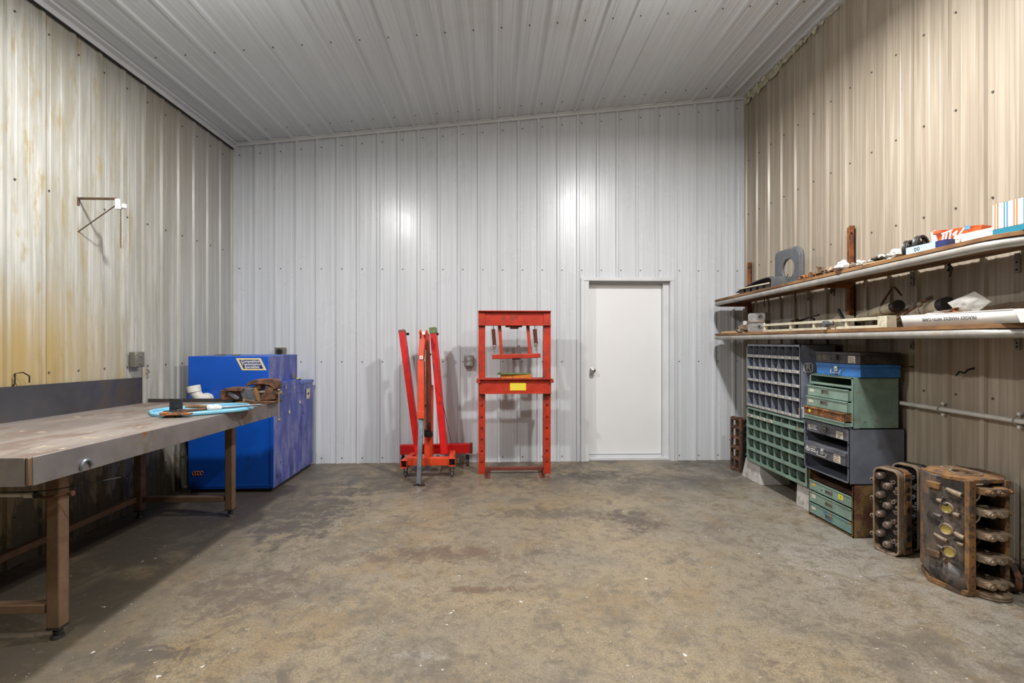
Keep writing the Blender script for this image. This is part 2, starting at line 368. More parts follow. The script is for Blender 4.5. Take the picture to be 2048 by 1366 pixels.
M['rustpanel'] = worn('rusted_side_panel', (.20, .125, .045), (.09, .032, .014), 5, .44, .60, .7, .05, .15, .35, None, (.03, .015, .01), 4, .62, .68)
M['caseblack'] = worn('black_case_paint', (.035, .033, .035), (.09, .075, .06), 22, .52, .66, .4, .2, .15, .3)
M['casegrey'] = worn('grey_case_paint', (.115, .12, .14), (.05, .045, .045), 20, .54, .66, .42, .25, .12, .3)
M['rackgrey'] = worn('grey_rack_paint', (.15, .165, .205), (.08, .075, .075), 7, .55, .7, .42, .15, .08, .25)
M['paper'] = worn('paper_label', (.58, .55, .46), (.25, .18, .10), 70, .52, .62, .7, 0, 0, .15)
M['card'] = worn('white_cardboard', (.70, .68, .64), (.42, .33, .24), 9, .62, .74, .7, 0, .05, .08)
M['cardedge'] = worn('brown_cardboard', (.38, .25, .13), None, 20, rough=.8, bump=.1)
M['concrete'] = worn('pier_concrete', (.44, .42, .40), (.24, .21, .18), 9, .52, .68, .85, 0, .4, .15)
M['tray'] = worn('pale_blue_plastic', (.16, .42, .58), (.30, .36, .38), 14, .54, .68, .4, 0, .05, .15)
M['box'] = worn('grey_electrical_steel', (.22, .21, .18), (.12, .1, .08), 40, .5, .62, .45, .5, .1, .2)
M['orangebag'] = worn('orange_wrapper', (.66, .10, .02), None, 30, rough=.4, bump=.1, var=.2)
M['whiteb'] = plain('bright_white', (.75, .75, .75), .5)
M['navy'] = plain('navy_print', (.02, .03, .12), .5)
M['lightblue'] = plain('pale_blue_print', (.42, .56, .68), .5)
M['teal'] = plain('teal_print', (.015, .20, .30), .5)
M['stripeblue'] = plain('blue_stripe_print', (.06, .25, .42), .5)
M['stripeorange'] = plain('orange_stripe_print', (.70, .18, .04), .5)
M['gold'] = plain('gold_border_print', (.68, .55, .28), .5)
M['gasket'] = worn('grey_moulded_plastic', (.085, .09, .10), (.15, .14, .13), 20, .56, .7, .55, 0, .1, .2)
M['foam'] = worn('yellowed_foam', (.50, .48, .36), (.3, .27, .18), 30, .5, .65, .9, 0, .6, .2)
M['lampglow'] = plain('lamp_diffuser', (1, .97, .92), .5, 0, 6)
M['chain'] = worn('rusty_chain', (.10, .055, .03), None, 60, rough=.7, bump=.2)
m, N, L, bs = new_mat('clear_plastic_film')
bs.inputs['Base Color'].default_value = (.8, .78, .74, 1); bs.inputs['Roughness'].default_value = .25; bs.inputs['Alpha'].default_value = .38
nbump(N, L, nnoise(N, L, pos(N), 45, 4, .7), .8, .006, bs); M['film'] = m

# ------------------------------------------------------------------ floor, walls, ceiling
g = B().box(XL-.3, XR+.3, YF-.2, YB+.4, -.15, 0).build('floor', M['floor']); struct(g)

MINOR = [(-.022, 0), (-.012, .017), (.012, .017), (.022, 0), (.058, 0), (.061, .0018), (.084, .0018), (.087, 0), (.1395, 0), (.1425, .0018), (.1655, .0018), (.1685, 0)]
def profile(s0, s1, phase):
    """list of (s, height) from s0 to s1"""
    out = [(s0, 0)]; k = math.floor((s0 - phase)/PITCH) - 1
    while phase + k*PITCH - .04 < s1:
        for d, h in MINOR:
            s = phase + k*PITCH + d
            if s0 + 1e-4 < s < s1 - 1e-4: out.append((s, h))
        k += 1
    out.append((s1, 0)); return out
def sheets(parent, name, mat, s0, s1, phase, put, lo, hi, opening=None):
    """cladding sheets four ribs wide; put(s, h, t) -> point, lo(s)/hi(s) the ends"""
    k0 = math.floor((s0 - phase)/(4*PITCH)); a = s0; i = k0 + 1
    while a < s1 - 1e-3:
        b = min(s1, phase + i*4*PITCH + .033); i += 1
        if b - a < .05: b = min(s1, b + 4*PITCH); i += 1
        pr = profile(a, b, phase)
        if opening:
            for e in opening[:2]:
                if a < e < b:
                    j = next(q for q in range(len(pr)) if pr[q][0] > e)
                    h = pr[j-1][1] + (pr[j][1]-pr[j-1][1])*(e-pr[j-1][0])/(pr[j][0]-pr[j-1][0])
                    pr.insert(j, (e, h))
        m_ = B(); th = .0015
        for (sa, ha), (sb, hb) in zip(pr[:-1], pr[1:]):
            mid = (sa+sb)/2
            l0 = lo(sa); l1 = lo(sb)
            if opening and opening[0] < mid < opening[1]: l0 = l1 = opening[2]
            off = th if i % 2 else 0
            m_.add([put(sa, ha+off, l0), put(sb, hb+off, l1), put(sb, hb+off, hi(sb)), put(sa, ha+off, hi(sa))], [(0,1,2,3)])
        o = m_.build(name, mat, parent, recalc=False, ang=5)
        a = b
OPEN = (1.025, 2.045, 2.09)
wb = B()
wb.prism([(XL-.02, -.02), (OPEN[0], -.02), (OPEN[0], OPEN[2]), (OPEN[1], OPEN[2]), (OPEN[1], -.02), (XR+.02, -.02), (XR+.02, ceil(XR)+.05), (XL-.02, ceil(XL)+.05)], YB+.004, YB+.12)
wb = struct(wb.build('wall_back', M['white']))
sheets(wb, 'wall_panel', M['white'], XL, XR, .043, lambda s, h, t: (s, YB-h, t), lambda s: 0, lambda s: ceil(s), OPEN)
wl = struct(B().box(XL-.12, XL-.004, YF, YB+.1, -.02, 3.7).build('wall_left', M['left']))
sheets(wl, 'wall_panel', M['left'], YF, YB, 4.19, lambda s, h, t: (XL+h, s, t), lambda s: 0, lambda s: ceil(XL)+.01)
wr = struct(B().box(XR+.004, XR+.12, YF, YB+.1, -.02, 4.35).build('wall_right', M['right']))
sheets(wr, 'wall_panel', M['right'], YF, YB, 4.17, lambda s, h, t: (XR-h, s, t), lambda s: 0, lambda s: ceil(XR)+.01)
wf = struct(B().box(XL-.1, XR+.1, YF-.12, YF, -.02, 4.4).build('bounce_absorber_wall', M['caseblack']))  # unseen wall, set close and dark to soak up bounced light
cl = B(); cl.prism([(XL-.1, ceil(XL-.1)+.02), (XR+.1, ceil(XR+.1)+.02), (XR+.1, ceil(XR+.1)+.12), (XL-.1, ceil(XL-.1)+.12)], YF-.1, YB+.12)
cl = struct(cl.build('ceiling', M['ceil']))
sheets(cl, 'ceiling_panel', M['ceil'], XL, XR, -.002, lambda s, h, t: (s, t, ceil(s)-h+.012), lambda s: YF, lambda s: YB)

# screws of the cladding, tiny
def screws(parent, pts, axis):
    b = B()
    for p in pts:
        p = Vector(p); b.cyl(p, p + axis*.006, .007, .006, 7)
    o = b.build('panel_screws', M['screw'], parent); o['kind'] = 'stuff'
ribs_b = [.043 + k*PITCH + .045 for k in range(-13, 13)]
screws(wb, [(x, YB-.001, z) for x in ribs_b for z in (.06, 1.155, 2.21, ceil(x)-.12) if XL+.03 < x < XR-.03 and not (OPEN[0]-.04 < x < OPEN[1]+.04 and z < 2.15)], Vector((0,-1,0)))
ribs_l = [4.19 + k*PITCH + .05 for k in range(-14, 6)]
screws(wl, [(XL+.001, y, z) for y in ribs_l for z in (.3, 1.18, 2.385, 3.42)], Vector((1,0,0)))
screws(wr, [(XR-.001, y, z) for y in [4.17 + k*PITCH - .05 for k in range(-14, 7)] for z in (.30, 1.05, 2.23, 2.85, 3.47)], Vector((-1,0,0)))
screws(cl, [(x, y, ceil(x)+.012) for x in [-.002 + k*PITCH + .055 for k in range(-12, 13)] for y in (1.9, 2.9, 3.95, 5.3)], Vector((0,0,-1)))

# trims
def trim(n, b): return struct(b.build('trim_%d' % n, M['trim']))
b = B(); b.prism([(XL, ceil(XL)-.03), (XR, ceil(XR)-.03), (XR, ceil(XR)+.005), (XL, ceil(XL)+.005)], YB-.032, YB-.02); b.prism([(XL, ceil(XL)-.004), (XR, ceil(XR)-.004), (XR, ceil(XR)+.008), (XL, ceil(XL)+.008)], YB-.055, YB); trim(1, b)
trim(2, B().box(XL+.001, XL+.055, YB-.024, YB-.001, 0, ceil(XL)-.01))
b = B(); b.box(XL+.001, XL+.03, YF, YB, ceil(XL)-.045, ceil(XL)-.004); b.box(XL+.001, XL+.075, YF, YB, ceil(XL)-.006, ceil(XL)+.012); trim(3, b)
trim(4, B().box(XR-.03, XR-.001, YB-.024, YB-.001, 0, ceil(XR)-.01))
b = B(); b.box(XR-.06, XR-.001, YF, YB, ceil(XR)-.012, ceil(XR)+.004); trim(5, b)
B().box(XL+.019, XL+.024, YF, YB, ceil(XL)-.062, ceil(XL)-.045).build('seam_shade', M['dark'], wl)  # dark strip standing in for the gap and the trim's shadow
# torn edge and foam at the right wall top
b = B()
y = 2.2
while y < 5.5:
    r_ = random.uniform(.008, .030) * (1.2 if y > 4.7 else .9)
    b.tube([(XR-.03-random.uniform(0, .02), y, ceil(XR)-.018-random.uniform(0, .02)), (XR-.035, y+.03, ceil(XR)-.03-random.uniform(0, .03)), (XR-.03, y+.07, ceil(XR)-.022)], [r_*.5, r_*.8, r_*.3], 6)
    y += random.uniform(.03, .16)
o = b.build('foam_sealant', M['foam'], wr); o['kind'] = 'stuff'; o['label'] = 'ragged yellowed foam along the top seam'
b = B(); pr = [(4.35, ceil(XR)-.02)]
y = 4.35
while y < 5.55: pr.append((y, ceil(XR)-.03-.13*max(0, (y-4.3)/1.25)*random.uniform(.4, 1.1))); y += .05
pr.append((5.56, ceil(XR)-.02)); b.prism(pr, XR-.026, XR-.021, 'x'); o = b.build('torn_film', M['foam'], wr); o['label'] = 'torn greyish film hanging in the upper corner'

# ------------------------------------------------------------------ door
dr = bpy.data.objects.new('door_1', None); COL.objects.link(dr); dr.location = (1.535, YB, 0); struct(dr)
def dbox(name, m_, bx, bevel=.002):
    b = B()
    for q in bx: b.box(*q)
    return b.build(name, m_, dr, bevel)
dbox('door_trim', M['trim'], [(-.545, -.505, -.028, .002, 0, 2.087), (.505, .545, -.028, .002, 0, 2.087), (-.545, .545, -.028, .002, 2.087, 2.125)])
dbox('jamb', M['trim'], [(-.515, -.452, -.02, .12, 0, 2.084), (.434, .50, .04, .12, 0, 2.084), (.50, .515, -.02, .12, 0, 2.084), (-.452, .434, .04, .12, 2.068, 2.084), (-.515, .515, -.02, .12, 2.084, 2.10)])
dl = dbox('door_leaf', M['door'], [(-.450, .432, .095, .135, .055, 2.066)], .003)
dbox('threshold', M['trim'], [(-.515, .515, .02, .13, 0, .03), (-.45, .432, .085, .1, .03, .05)])
b = B(); b.lathe([(0, 0), (.032, 0), (.032, .006), (.014, .012), (.012, .035), (.022, .040), (.030, .052), (.029, .066), (.018, .074), (0, .076)], 24, T(-.392, .095, 1.045, 90)); kn = b.build('door_knob', M['chrome'], dl); kn['label'] = 'chrome door knob'
b = B()
for z in (1.175, .915): b.cyl((-.437, .0945, z), (-.437, .0935, z), .006, n=10)
b.build('bore_mark', M['dark'], dl)

# ------------------------------------------------------------------ lamps (fixtures, above the frame)
for i, (x, y, z, e, s) in enumerate(LAMPS):
    t = thing('ceiling_light', ['round shop light nearest the left wall and back wall', 'round shop light nearest the right wall and back wall', 'round shop light by left wall above the viewer', 'round shop light by right wall above the viewer', ][i], 'light', (x, y, z+.012), 0, 'shop lights under the ceiling')
    b = B(); b.lathe([(.135, 0), (.15, 0), (.15, .03), (.06, .09), (0, .09), (0, .08), (.05, .08), (.135, .03)], 24); b.build('lamp_shade', M['trim'], t)
    b = B(); b.cyl((0, 0, .09), (0, 0, ceil(x)-z-.01), .01, n=8); b.build('stem', M['trim'], t)
    b = B(); b.lathe([(0, .012), (.13, .012), (.13, .016), (0, .016)], 24); b.build('diffuser', M['whiteb'], t)

# ------------------------------------------------------------------ workbench
EX, BY0, BY1 = -1.85, 2.0, 4.205
SL = -.0225                                       # the bench top falls slightly towards the far end
def bz(y): return .921 + SL*(y - BY0)
wbn = thing('workbench', 'long steel workbench with tall backsplash and square rusty legs along left wall', 'workbench', (-2.3, 3.1, 0))
O = Vector((-2.3, 3.1, 0))
def bq(b, x0, x1, y0, y1, d0, d1, zf=bz):
    """box following the bench fall: d0..d1 relative to the top"""
    vs = [(x - O.x, y - O.y, zf(y) + d) for d in (d0, d1) for y in (y0, y1) for x in (x0, x1)]
    return b.add(vs, [(0,2,3,1),(4,5,7,6),(0,1,5,4),(2,6,7,3),(0,4,6,2),(1,3,7,5)])
bq(B(), -2.925, EX-.006, BY0, BY1, -.008, 0).build('tabletop', M['bench_top'], wbn)
ap = bq(B(), EX-.006, EX, BY0+.012, BY1, -.115, .001).build('front_apron', M['steel'], wbn, .002)
bq(B(), -2.925, EX-.02, BY0-.004, BY0+.004, -.115, .001).build('end_apron', M['steel'], wbn, .002)
bq(B(), EX-.016, EX-.004, BY0-.003, BY0+.016, -.113, -.001).build('rusty_corner_seam', M['leg'], wbn, .003)
bq(B(), -2.933, -2.925, BY0, 4.135, -.06, .215).build('backsplash', M['plate'], wbn, .001)
bq(B(), -2.925, -2.03, BY1-.008, BY1, -.07, .03).build('end_lip', M['plate'], wbn, .001)
bq(B(), -2.90, EX-.02, BY0+.3, BY0+.34, -.1, -.01).build('crossmember', M['leg'], wbn)
legs = [(-2.045, 2.345), (-2.10, 3.93), (-2.84, 2.345), (-2.80, 3.93)]
for i, (x, y) in enumerate(legs):
    b = B(); b.box(x-.029-O.x, x+.029-O.x, y-.029-O.y, y+.029-O.y, .055, bz(y)-.012); lg = b.build('leg', M['leg'], wbn, .006)
    b = B(); b.box(x-.030-O.x, x+.030-O.x, y-.030-O.y, y+.030-O.y, .049, .056); b.cyl((x-O.x, y-O.y, .012), (x-O.x, y-O.y, .05), .011, n=10)
    b.cyl((x-O.x, y-O.y, 0), (x-O.x, y-O.y, .015), .028, .024, n=12); b.cyl((x-O.x, y-O.y, .026), (x-O.x, y-O.y, .037), .019, n=6); b.build('levelling_foot', M['caseblack'], lg)
def rail(x0, x1, y0, y1, z): B().box(x0-O.x, x1-O.x, y0-O.y, y1-O.y, z-.021, z+.021).build('rail', M['leg'], wbn, .004)
rail(-2.80, -2.085, 2.32, 2.37, .145); rail(-2.76, -2.14, 3.905, 3.955, .14); rail(-2.845, -2.795, 2.385, 3.89, .15)
rail(-2.84, -2.79, 3.97, 3.98, .15)
p = W(172, 932, X=EX+.003)
b = B(); b.tube([(EX+.006-O.x, p.y-O.y+.027*cos(a), p.z+.027*sin(a)) for a in [R(q) for q in range(-15, 215, 18)]], .008, 8); o = b.build('ring_hook', M['platesteel'], wbn); o['label'] = 'open steel ring welded to front apron'

# rod slung under the near end
p0, p1 = W(-60, 990, Y=2.19), W(72, 990, Y=2.25)
t = thing('hand_pump', 'white tube with black rusty fittings slung under near end of workbench', 'pump', p1)
def rel(q, o): return Vector(q) - Vector(o)
b = B(); b.cyl(rel(p0, p1), (0,0,0), .009, n=12); b.cyl((-.045,-.001,0), (0,0,0), .013, n=12); b.build('tube', M['pvc'], t)
b = B(); b.cyl((-.002,0,.002), (.012,0,0), .016, n=12); b.build('nut', M['oil'], t)
b = B(); b.tube([(.01,0,0), (.03,0,-.012), (.06,.0,-.012), (.1,.01,-.004), (.13,.02,0)], .007, 8); b.cyl((.13,.02,.0), (.145,.02,0), .012, n=10); b.build('lever', M['rustdark'], t)
b = B(); b.tube([(-.5,0,.014), (-.05,.0,.013), (.05,.03,.013), (.25,.16,.032)], .0025, 6); b.build('wire', M['oil'], t)

# ------------------------------------------------------------------ vise
VY = 4.09; vz = bz(VY)
vx = W(518, 780, Y=VY).x
vs_ = thing('bench_vise', 'big rusty bench vise with arched body at far corner of workbench', 'vise', (vx, VY, vz))
k = .000633*VY/4.13
def V(*pts): return [((x-1640)*k, (440-y)*k) for x, y in pts]
b = B(); b.prism(V((1390,440),(1880,440),(1885,405),(1800,398),(1400,408)), -.085, .085); b.build('base', M['rustdark'], vs_, .005)
b = B(); b.prism(V((1165,262),(1300,262),(1480,290),(1480,395),(1410,395),(1300,380),(1165,392)), -.035, .035); b.build('slide', M['rustdark'], vs_, .004)
b = B(); b.prism(V((1290,280),(1330,285),(1430,360),(1415,385),(1370,378),(1270,310)), -.055, -.035); b.build('swivel_lug', M['casegrey'], vs_, .004)
b = B(); b.prism(V((1250,232),(1460,225),(1500,232),(1470,270),(1250,268)), -.07, .07); b.build('jaw_plate', M['rustdark'], vs_, .004)
b = B(); b.prism(V((1440,236),(1600,228),(1665,400),(1480,400),(1440,300)), -.055, .055); b.build('moving_jaw', M['casegrey'], vs_, .006)
b = B(); b.prism(V((1600,230),(1640,226),(1700,400),(1660,402)), -.062, .062); b.build('jaw_rib', M['castrust'], vs_, .003)
b = B(); b.prism(V((1510,195),(1535,160),(1585,130),(1650,118),(1750,115),(1850,122),(1890,150),(1905,195),(1900,245),(1870,258),(1855,232),(1810,198),(1730,184),(1640,184),(1570,192),(1520,208)), -.055, .055); b.build('arched_body', M['rustdark'], vs_, .006)
b = B(); b.prism(V((1760,200),(1860,235),(1875,385),(1690,402),(1690,330),(1745,300)), -.05, .05); b.prism(V((1600,192),(1680,182),(1690,250),(1640,252)), -.04, .04); b.build('fixed_body', M['rustdark'], vs_, .006)
b = B(); b.cyl(((1660-1640)*k, -.02, (440-290)*k), ((1870-1640)*k, -.02, (440-290)*k), .014, n=14); b.cyl(((1865-1640)*k, -.01, (440-303)*k), ((1945-1640)*k, -.01, (440-303)*k), .017, n=14); b.build('screw', M['castpale'], vs_, .002)
hx = (1918-1640)*k
b = B(); b.cyl((hx, -.028, (440-255)*k), (hx, -.028, (440-665)*k), .006, n=10)
for zz in (262, 655): b.lathe([(0,-.011),(.009,-.008),(.012,0),(.009,.008),(0,.011)], 12, T(hx, -.028, (440-zz)*k), closed=False)
b.build('handle', M['castpale'], vs_)
b = B(); b.cyl(((1505-1640)*k, -.075, (440-408)*k), ((1505-1640)*k, -.075, (440-365)*k), .010, n=10); b.cyl(((1505-1640)*k, -.075, (440-385)*k), ((1645-1640)*k, -.078, (440-392)*k), .005, n=8); b.build('lock_bolt', M['castpale'], vs_)

# ------------------------------------------------------------------ tray and tools on the bench
TZ = bz(3.55)
t = thing('tray', 'pale blue rounded plastic tray overhanging the front edge of the workbench', 'tray', (-2.085, 3.545, TZ+.003), 38)
ol = rrect(.62, .54, .2, 8); il = rrect(.57, .49, .18, 8)
b = B(); b.prism(rrect(.60, .52, .19, 8), 0, .006, 'z'); b.build('tray_floor', M['tray'], t)
b = B(); b.hole(ol, il, 0, .022, 'z'); b.build('rim', M['tray'], t, .006)
t.rotation_euler = (R(-1.2), 0, R(38))
zt = TZ + .012
p = W(352, 822, Z=zt)
t = thing('angle_bracket', 'black steel angle bracket standing on the blue tray', 'bracket', p, -12)
b = B(); b.box(-.055, .05, 0, .006, 0, .085); b.box(-.055, .05, -.05, .006, 0, .006); b.build('bracket_plates', M['caseblack'], t, .001)
p = W(357, 830, Z=zt+.012)
t = thing('hinge_plate', 'flat rusty plate with holes at front of the blue tray', 'plate', p, 10)
b = B(); b.box(-.10, .075, -.025, .028, .0, .010); b.box(-.10, -.06, -.025, .028, .010, .02)
for q in (-.03, .0, .04): b.lathe([(.006, .01), (.013, .01), (.013, .016), (.006, .016)], 12, T(q, 0, 0))
b.build('plate', M['rust'], t, .002)
b = B(); b.cyl((-.075, 0, -.01), (-.02, 0, -.01), .012, n=10); b.build('pin', M['oil'], t)
p = W(425, 817, Z=zt+.025)
t = thing('ball_valve_rod', 'grey pipe rod with white taped fitting across the blue tray', 'rod', p, 28)
b = B(); b.cyl((-.02, 0, 0), (.30, .01, .006), .011, .007, n=12); b.build('rod', M['platesteel'], t)
b = B(); b.tube([(-.03,0,.0), (-.015,0,.003), (0,0,0), (.02,0,.003), (.04,0,0), (.055,0,0)], [.020, .028, .022, .027, .020, .014], 12); b.build('taped_fitting', M['white_p'], t)
b = B(); b.cyl((-.19, -.012, -.006), (-.03, 0, 0), .010, n=10); b.box(-.20, -.15, -.03, .0, -.014, .008); b.build('threaded_end', M['rustdark'], t)
t = thing('file_tool', 'short brown handled file lying on the tray behind the rod', 'tool', W(398, 813, Z=zt+.012), 8)
b = B(); b.tube([(-.09,0,0), (-.04,0,0), (.03,0,0), (.09,0,0)], [.008, .012, .011, .006], 8); b.build('grip', M['wood'], t)

# ------------------------------------------------------------------ blue cabinet
bc = thing('parts_washer', 'tall bright blue steel cabinet with a slanted company decal behind workbench', 'cabinet', (-2.40, 4.95, 0))
def cb(*q): return (q[0]+2.40, q[1]+2.40, q[2]-4.95, q[3]-4.95, q[4], q[5])
b = B(); b.box(*cb(-2.80, -2.035, 4.53, 5.50, .035, .945)); body = b.build('lower_body', [M['blue'], M['blueside']], bc, .004)
def side_mat(o):
    for pl in o.data.polygons: pl.material_index = 1 if pl.normal.x > .5 else 0
side_mat(body)
b = B(); b.box(*cb(-2.80, -2.075, 4.53, 5.17, .945, 1.25)); o = b.build('upper_body', [M['blue'], M['blueside']], bc, .004); side_mat(o)
b = B(); b.box(*cb(-2.075, -2.035, 4.53, 5.17, .945, 1.0)); o = b.build('ledge', [M['blue'], M['blueside']], bc, .003); side_mat(o)
b = B(); b.box(*cb(-2.81, -2.028, 5.15, 5.51, .93, .962)); o = b.build('lid', [M['blue'], M['blueside']], bc, .004); side_mat(o)
b = B(); b.box(*cb(-2.06, -2.03, 4.522, 4.53, .05, .92)); b.box(*cb(-2.79, -2.06, 4.526, 4.531, .055, .075)); b.build('edge_strip', M['blue'], bc, .002)
b = B(); b.box(*cb(-2.034, -2.030, 4.60, 5.16, .86, .868)); b.box(*cb(-2.034, -2.031, 5.17, 5.175, .06, .93)); b.build('panel_seam', M['blueside'], bc)
b = B(); b.box(*cb(-2.79, -2.06, 4.56, 5.48, 0, .04)); b.build('plinth', M['black'], bc)
fy = 4.53-4.95
def fp(px, py): q = W(px, py, Y=4.527); return (q.x+2.40, q.z)
o_ = [fp(471.5, 716.5), fp(521, 716.5), fp(533, 740.5), fp(484, 740.5)]; i_ = [fp(478, 719.5), fp(518, 719.5), fp(527, 737.5), fp(487, 737.5)]
b = B(); b.prism(o_, fy-.001, fy-.0025); dc = b.build('decal', M['gold'], bc); dc['label'] = 'slanted gold-bordered company decal'
b = B(); b.prism(i_, fy-.0026, fy-.0035); b.build('decal_field', M['navy'], dc)
for i, s in enumerate(('Competition', 'Transmission', 'Specialties')):
    q = W(500.5 + i*1.8, 722.8 + i*5.6, Y=4.527)
    text(s, .0325, Matrix.Translation((q.x+2.40, fy-.0037, q.z)) @ Matrix.Rotation(pi/2, 4, 'X'), M['whiteb'], dc, 'decal_lettering', .0003)
q = W(414, 797, Y=4.50); q = q - Vector((-2.40, 4.95, 0))
b = B(); b.tube([q+Vector((.0, .03, 0)), q+Vector((0, -.03, 0)), q+Vector((-.012, -.06, .006)), q+Vector((-.035, -.08, .03)), q+Vector((-.055, -.09, .075)), q+Vector((-.062, -.09, .10))], [.043, .043, .045, .046, .046, .046], 18)
b.tube([q+Vector((-.056, -.09, .07)), q+Vector((-.066, -.09, .125))], .054, 20); b.tube([q+Vector((.0, .0, 0)), q+Vector((0, -.028, 0))], .052, 20)
o = b.build('pipe_elbow', M['pvc'], bc); o['label'] = 'white plastic pipe elbow'
# side details
sx = -2.030+2.40
b = B(); q = W(586, 752, X=-2.07); b.cbox((sx-.035, q.y-4.95, q.z), (.02, .035, .05)); b.build('latch', M['box'], bc, .002)
b = B(); q = W(596, 757, X=-2.05); b.cbox((sx-.02, q.y-4.95, q.z-.005), (.03, .03, .022)); b.cyl((sx-.02, q.y-4.95, q.z), (sx-.02, q.y-4.87, q.z), .006, n=8); o = b.build('latch_tab', M['yellow'], bc, .002); o['label'] = 'yellow latch tab'
b = B(); q = W(616, 787, X=-2.03); b.box(sx, sx+.003, q.y-4.95-.045, q.y-4.95+.045, q.z-.055, q.z+.055); st = b.build('warning_card', M['paper'], bc)
b = B(); b.box(sx+.003, sx+.004, q.y-4.95-.02, q.y-4.95+.02, q.z-.01, q.z+.01); b.build('card_print', M['dark'], st)
for px in (571, 588):
    b = B(); q = W(px, 775, X=-2.03); q = Vector((sx, q.y-4.95, q.z)); b.tube([q+Vector((.004,0,.03)), q+Vector((.006,0,0)), q+Vector((.012,-.01,-.015)), q+Vector((.014,-.028,-.006))], .004, 6); b.build('wire_hook', M['box'], bc)
for px, py in ((600, 804), (579, 824)):
    b = B(); q = W(px, py, X=-2.03); b.cyl((sx-.002, q.y-4.95, q.z), (sx+.002, q.y-4.95, q.z), .018, n=14); b.build('round_sticker', M['paper'], bc)
b = B()
for (px, dz_) in ((388, 0), (393, 1), (398, 0), (403, 1)):
    q = W(px, 947, Y=4.527); b.tube([(q.x+2.40 + .014*cos(a), fy-.003, q.z + .018*sin(a) + dz_*.004) for a in [R(v_) for v_ in range(20, 320, 40)]], .0035, 5)
o = b.build('paint_mark', M['stripeorange'], bc); o['label'] = 'orange scrawled paint mark low on the front'
b = B(); b.box(*cb(-2.62, -2.56, 4.64, 4.70, 1.25, 1.265)); b.box(*cb(-2.50, -2.44, 4.70, 4.74, 1.25, 1.262)); o = b.build('top_bracket', M['box'], bc)
b = B(); q = W(500, 763, Y=4.47); b.box(-2.19+2.4, -2.05+2.4, 4.45-4.95, 4.53-4.95, 1.005, 1.015); b.cyl((-2.15+2.4, 4.47-4.95, .93), (-2.15+2.4, 4.47-4.95, 1.005), .012, n=10); b.build('valve_handle', M['blue'], bc, .001)

# ------------------------------------------------------------------ wall boxes
def wallbox(name, label, q, rz, w_, h_, d_, cat='outlet', sock=True):
    t = thing(name, label, cat, q, rz)
    b = B(); b.box(-w_/2, w_/2, -d_, 0, -h_/2, h_/2); bx = b.build('box', M['box'], t, .004)
    b = B(); b.box(-w_/2*.86, w_/2*.86, -d_-.004, -d_, -h_/2*.92, h_/2*.92); b.build('cover_plate', M['box'] if not sock else M['alu'], t, .002)
    if sock:
        for s_ in (-1, 1):
            b = B(); b.cyl((0, -d_-.004, s_*h_*.2), (0, -d_-.007, s_*h_*.2), h_*.15, n=16); r_ = b.build('socket', M['pvc'], t)
            b = B(); b.box(-.008, -.005, -d_-.0075, -d_-.006, s_*h_*.2-.005, s_*h_*.2+.006); b.box(.004, .007, -d_-.0075, -d_-.006, s_*h_*.2-.005, s_*h_*.2+.006); b.build('slot', M['dark'], r_)
    return t
q = W(938, 722, Y=YB-.02); wallbox('outlet_box', 'grey metal outlet box between the hoist and the red press', (q.x, YB-.019, q.z), 0, .105, .125, .05)
q = W(563, 703, Y=YB-.02); t = wallbox('power_receptacle', 'grey power receptacle on back wall just above the blue cabinet', (q.x, YB-.019, q.z), 0, .11, .09, .05, sock=False)
b = B(); b.cyl((0,-.055,0), (0,-.062,0), .032, n=20); b.build('socket', M['black'], t)
q = W(268, 719, X=XL+.02); t = wallbox('junction_box', 'small grey junction box on stained left wall above workbench', (XL+.019, q.y, q.z), 90, .105, .125, .05, sock=False)
for s_ in (-1, 1):
    b = B(); b.cyl((.0, -.055, s_*.03), (.0, -.06, s_*.03), .012, n=12); b.build('knockout', M['box'], t)

# wall bracket with chain on the left wall
A = W(157, 397, X=XL+.004); t = thing('wall_bracket', 'triangular wire wall bracket with white tip and hanging chain on left wall', 'bracket', (XL, A.y, A.z))
b = B(); b.box(0, .27, -.006, .006, -.008, .008); b.box(.0, .006, -.01, .01, -.05, .01); b.build('arm', M['chain'], t, .002)
b = B(); b.cyl((.003, 0, -.235), (.262, 0, -.045), .004, n=8); b.build('brace', M['chain'], t)
b = B(); b.box(.262, .285, -.012, .012, -.075, 0); b.box(.285, .305, -.009, .009, -.075, -.055); b.lathe([(0,-.012), (.016,-.012), (.016,.018), (0,.018)], 14, T(.318, 0, -.055)); o = b.build('tip', M['whiteb'], t, .003); o['label'] = 'white painted bent tip'
b = B()
for i in range(20):
    c = Vector((.296, 0, -.085 - i*.0135)); u = Vector((1,0,0)) if i % 2 else Vector((0,1,0))
    b.tube([c + u*.004*cos(a) + Vector((0,0,.009*sin(a))) for a in [2*pi*k_/8 for k_ in range(8)]], .0016, 5, closed=True)
o = b.build('chain', M['chain'], t); o['kind'] = 'stuff'; o['label'] = 'thin rusty hanging chain'
def wire(name, label, q, pts, r_, m_, cat='hook', rz=0):
    t = thing(name, label, cat, q, rz); b = B(); b.tube(pts, r_, 7); b.build('wire', m_, t); return t
q = W(24, 760, X=XL+.003); wire('wire_hook', 'bent wire hook poking from left wall above backsplash', (XL, q.y, q.z), [(0,0,-.05), (.02,0,-.02), (.02,0,.04), (.05,.02,.045), (.06,.05,.02), (.05,.06,-.02)], .004, M['oil'])
q = W(290, 745, X=XL+.003); wire('wire_hook', 'twisted rusty wire hook on left wall beside end of backsplash', (XL, q.y, q.z), [(0,0,.03), (.02,.01,.02), (.025,.02,0), (.02,0,-.01), (.01,-.01,-.03), (.0,0,-.09)], .004, M['rustdark'])

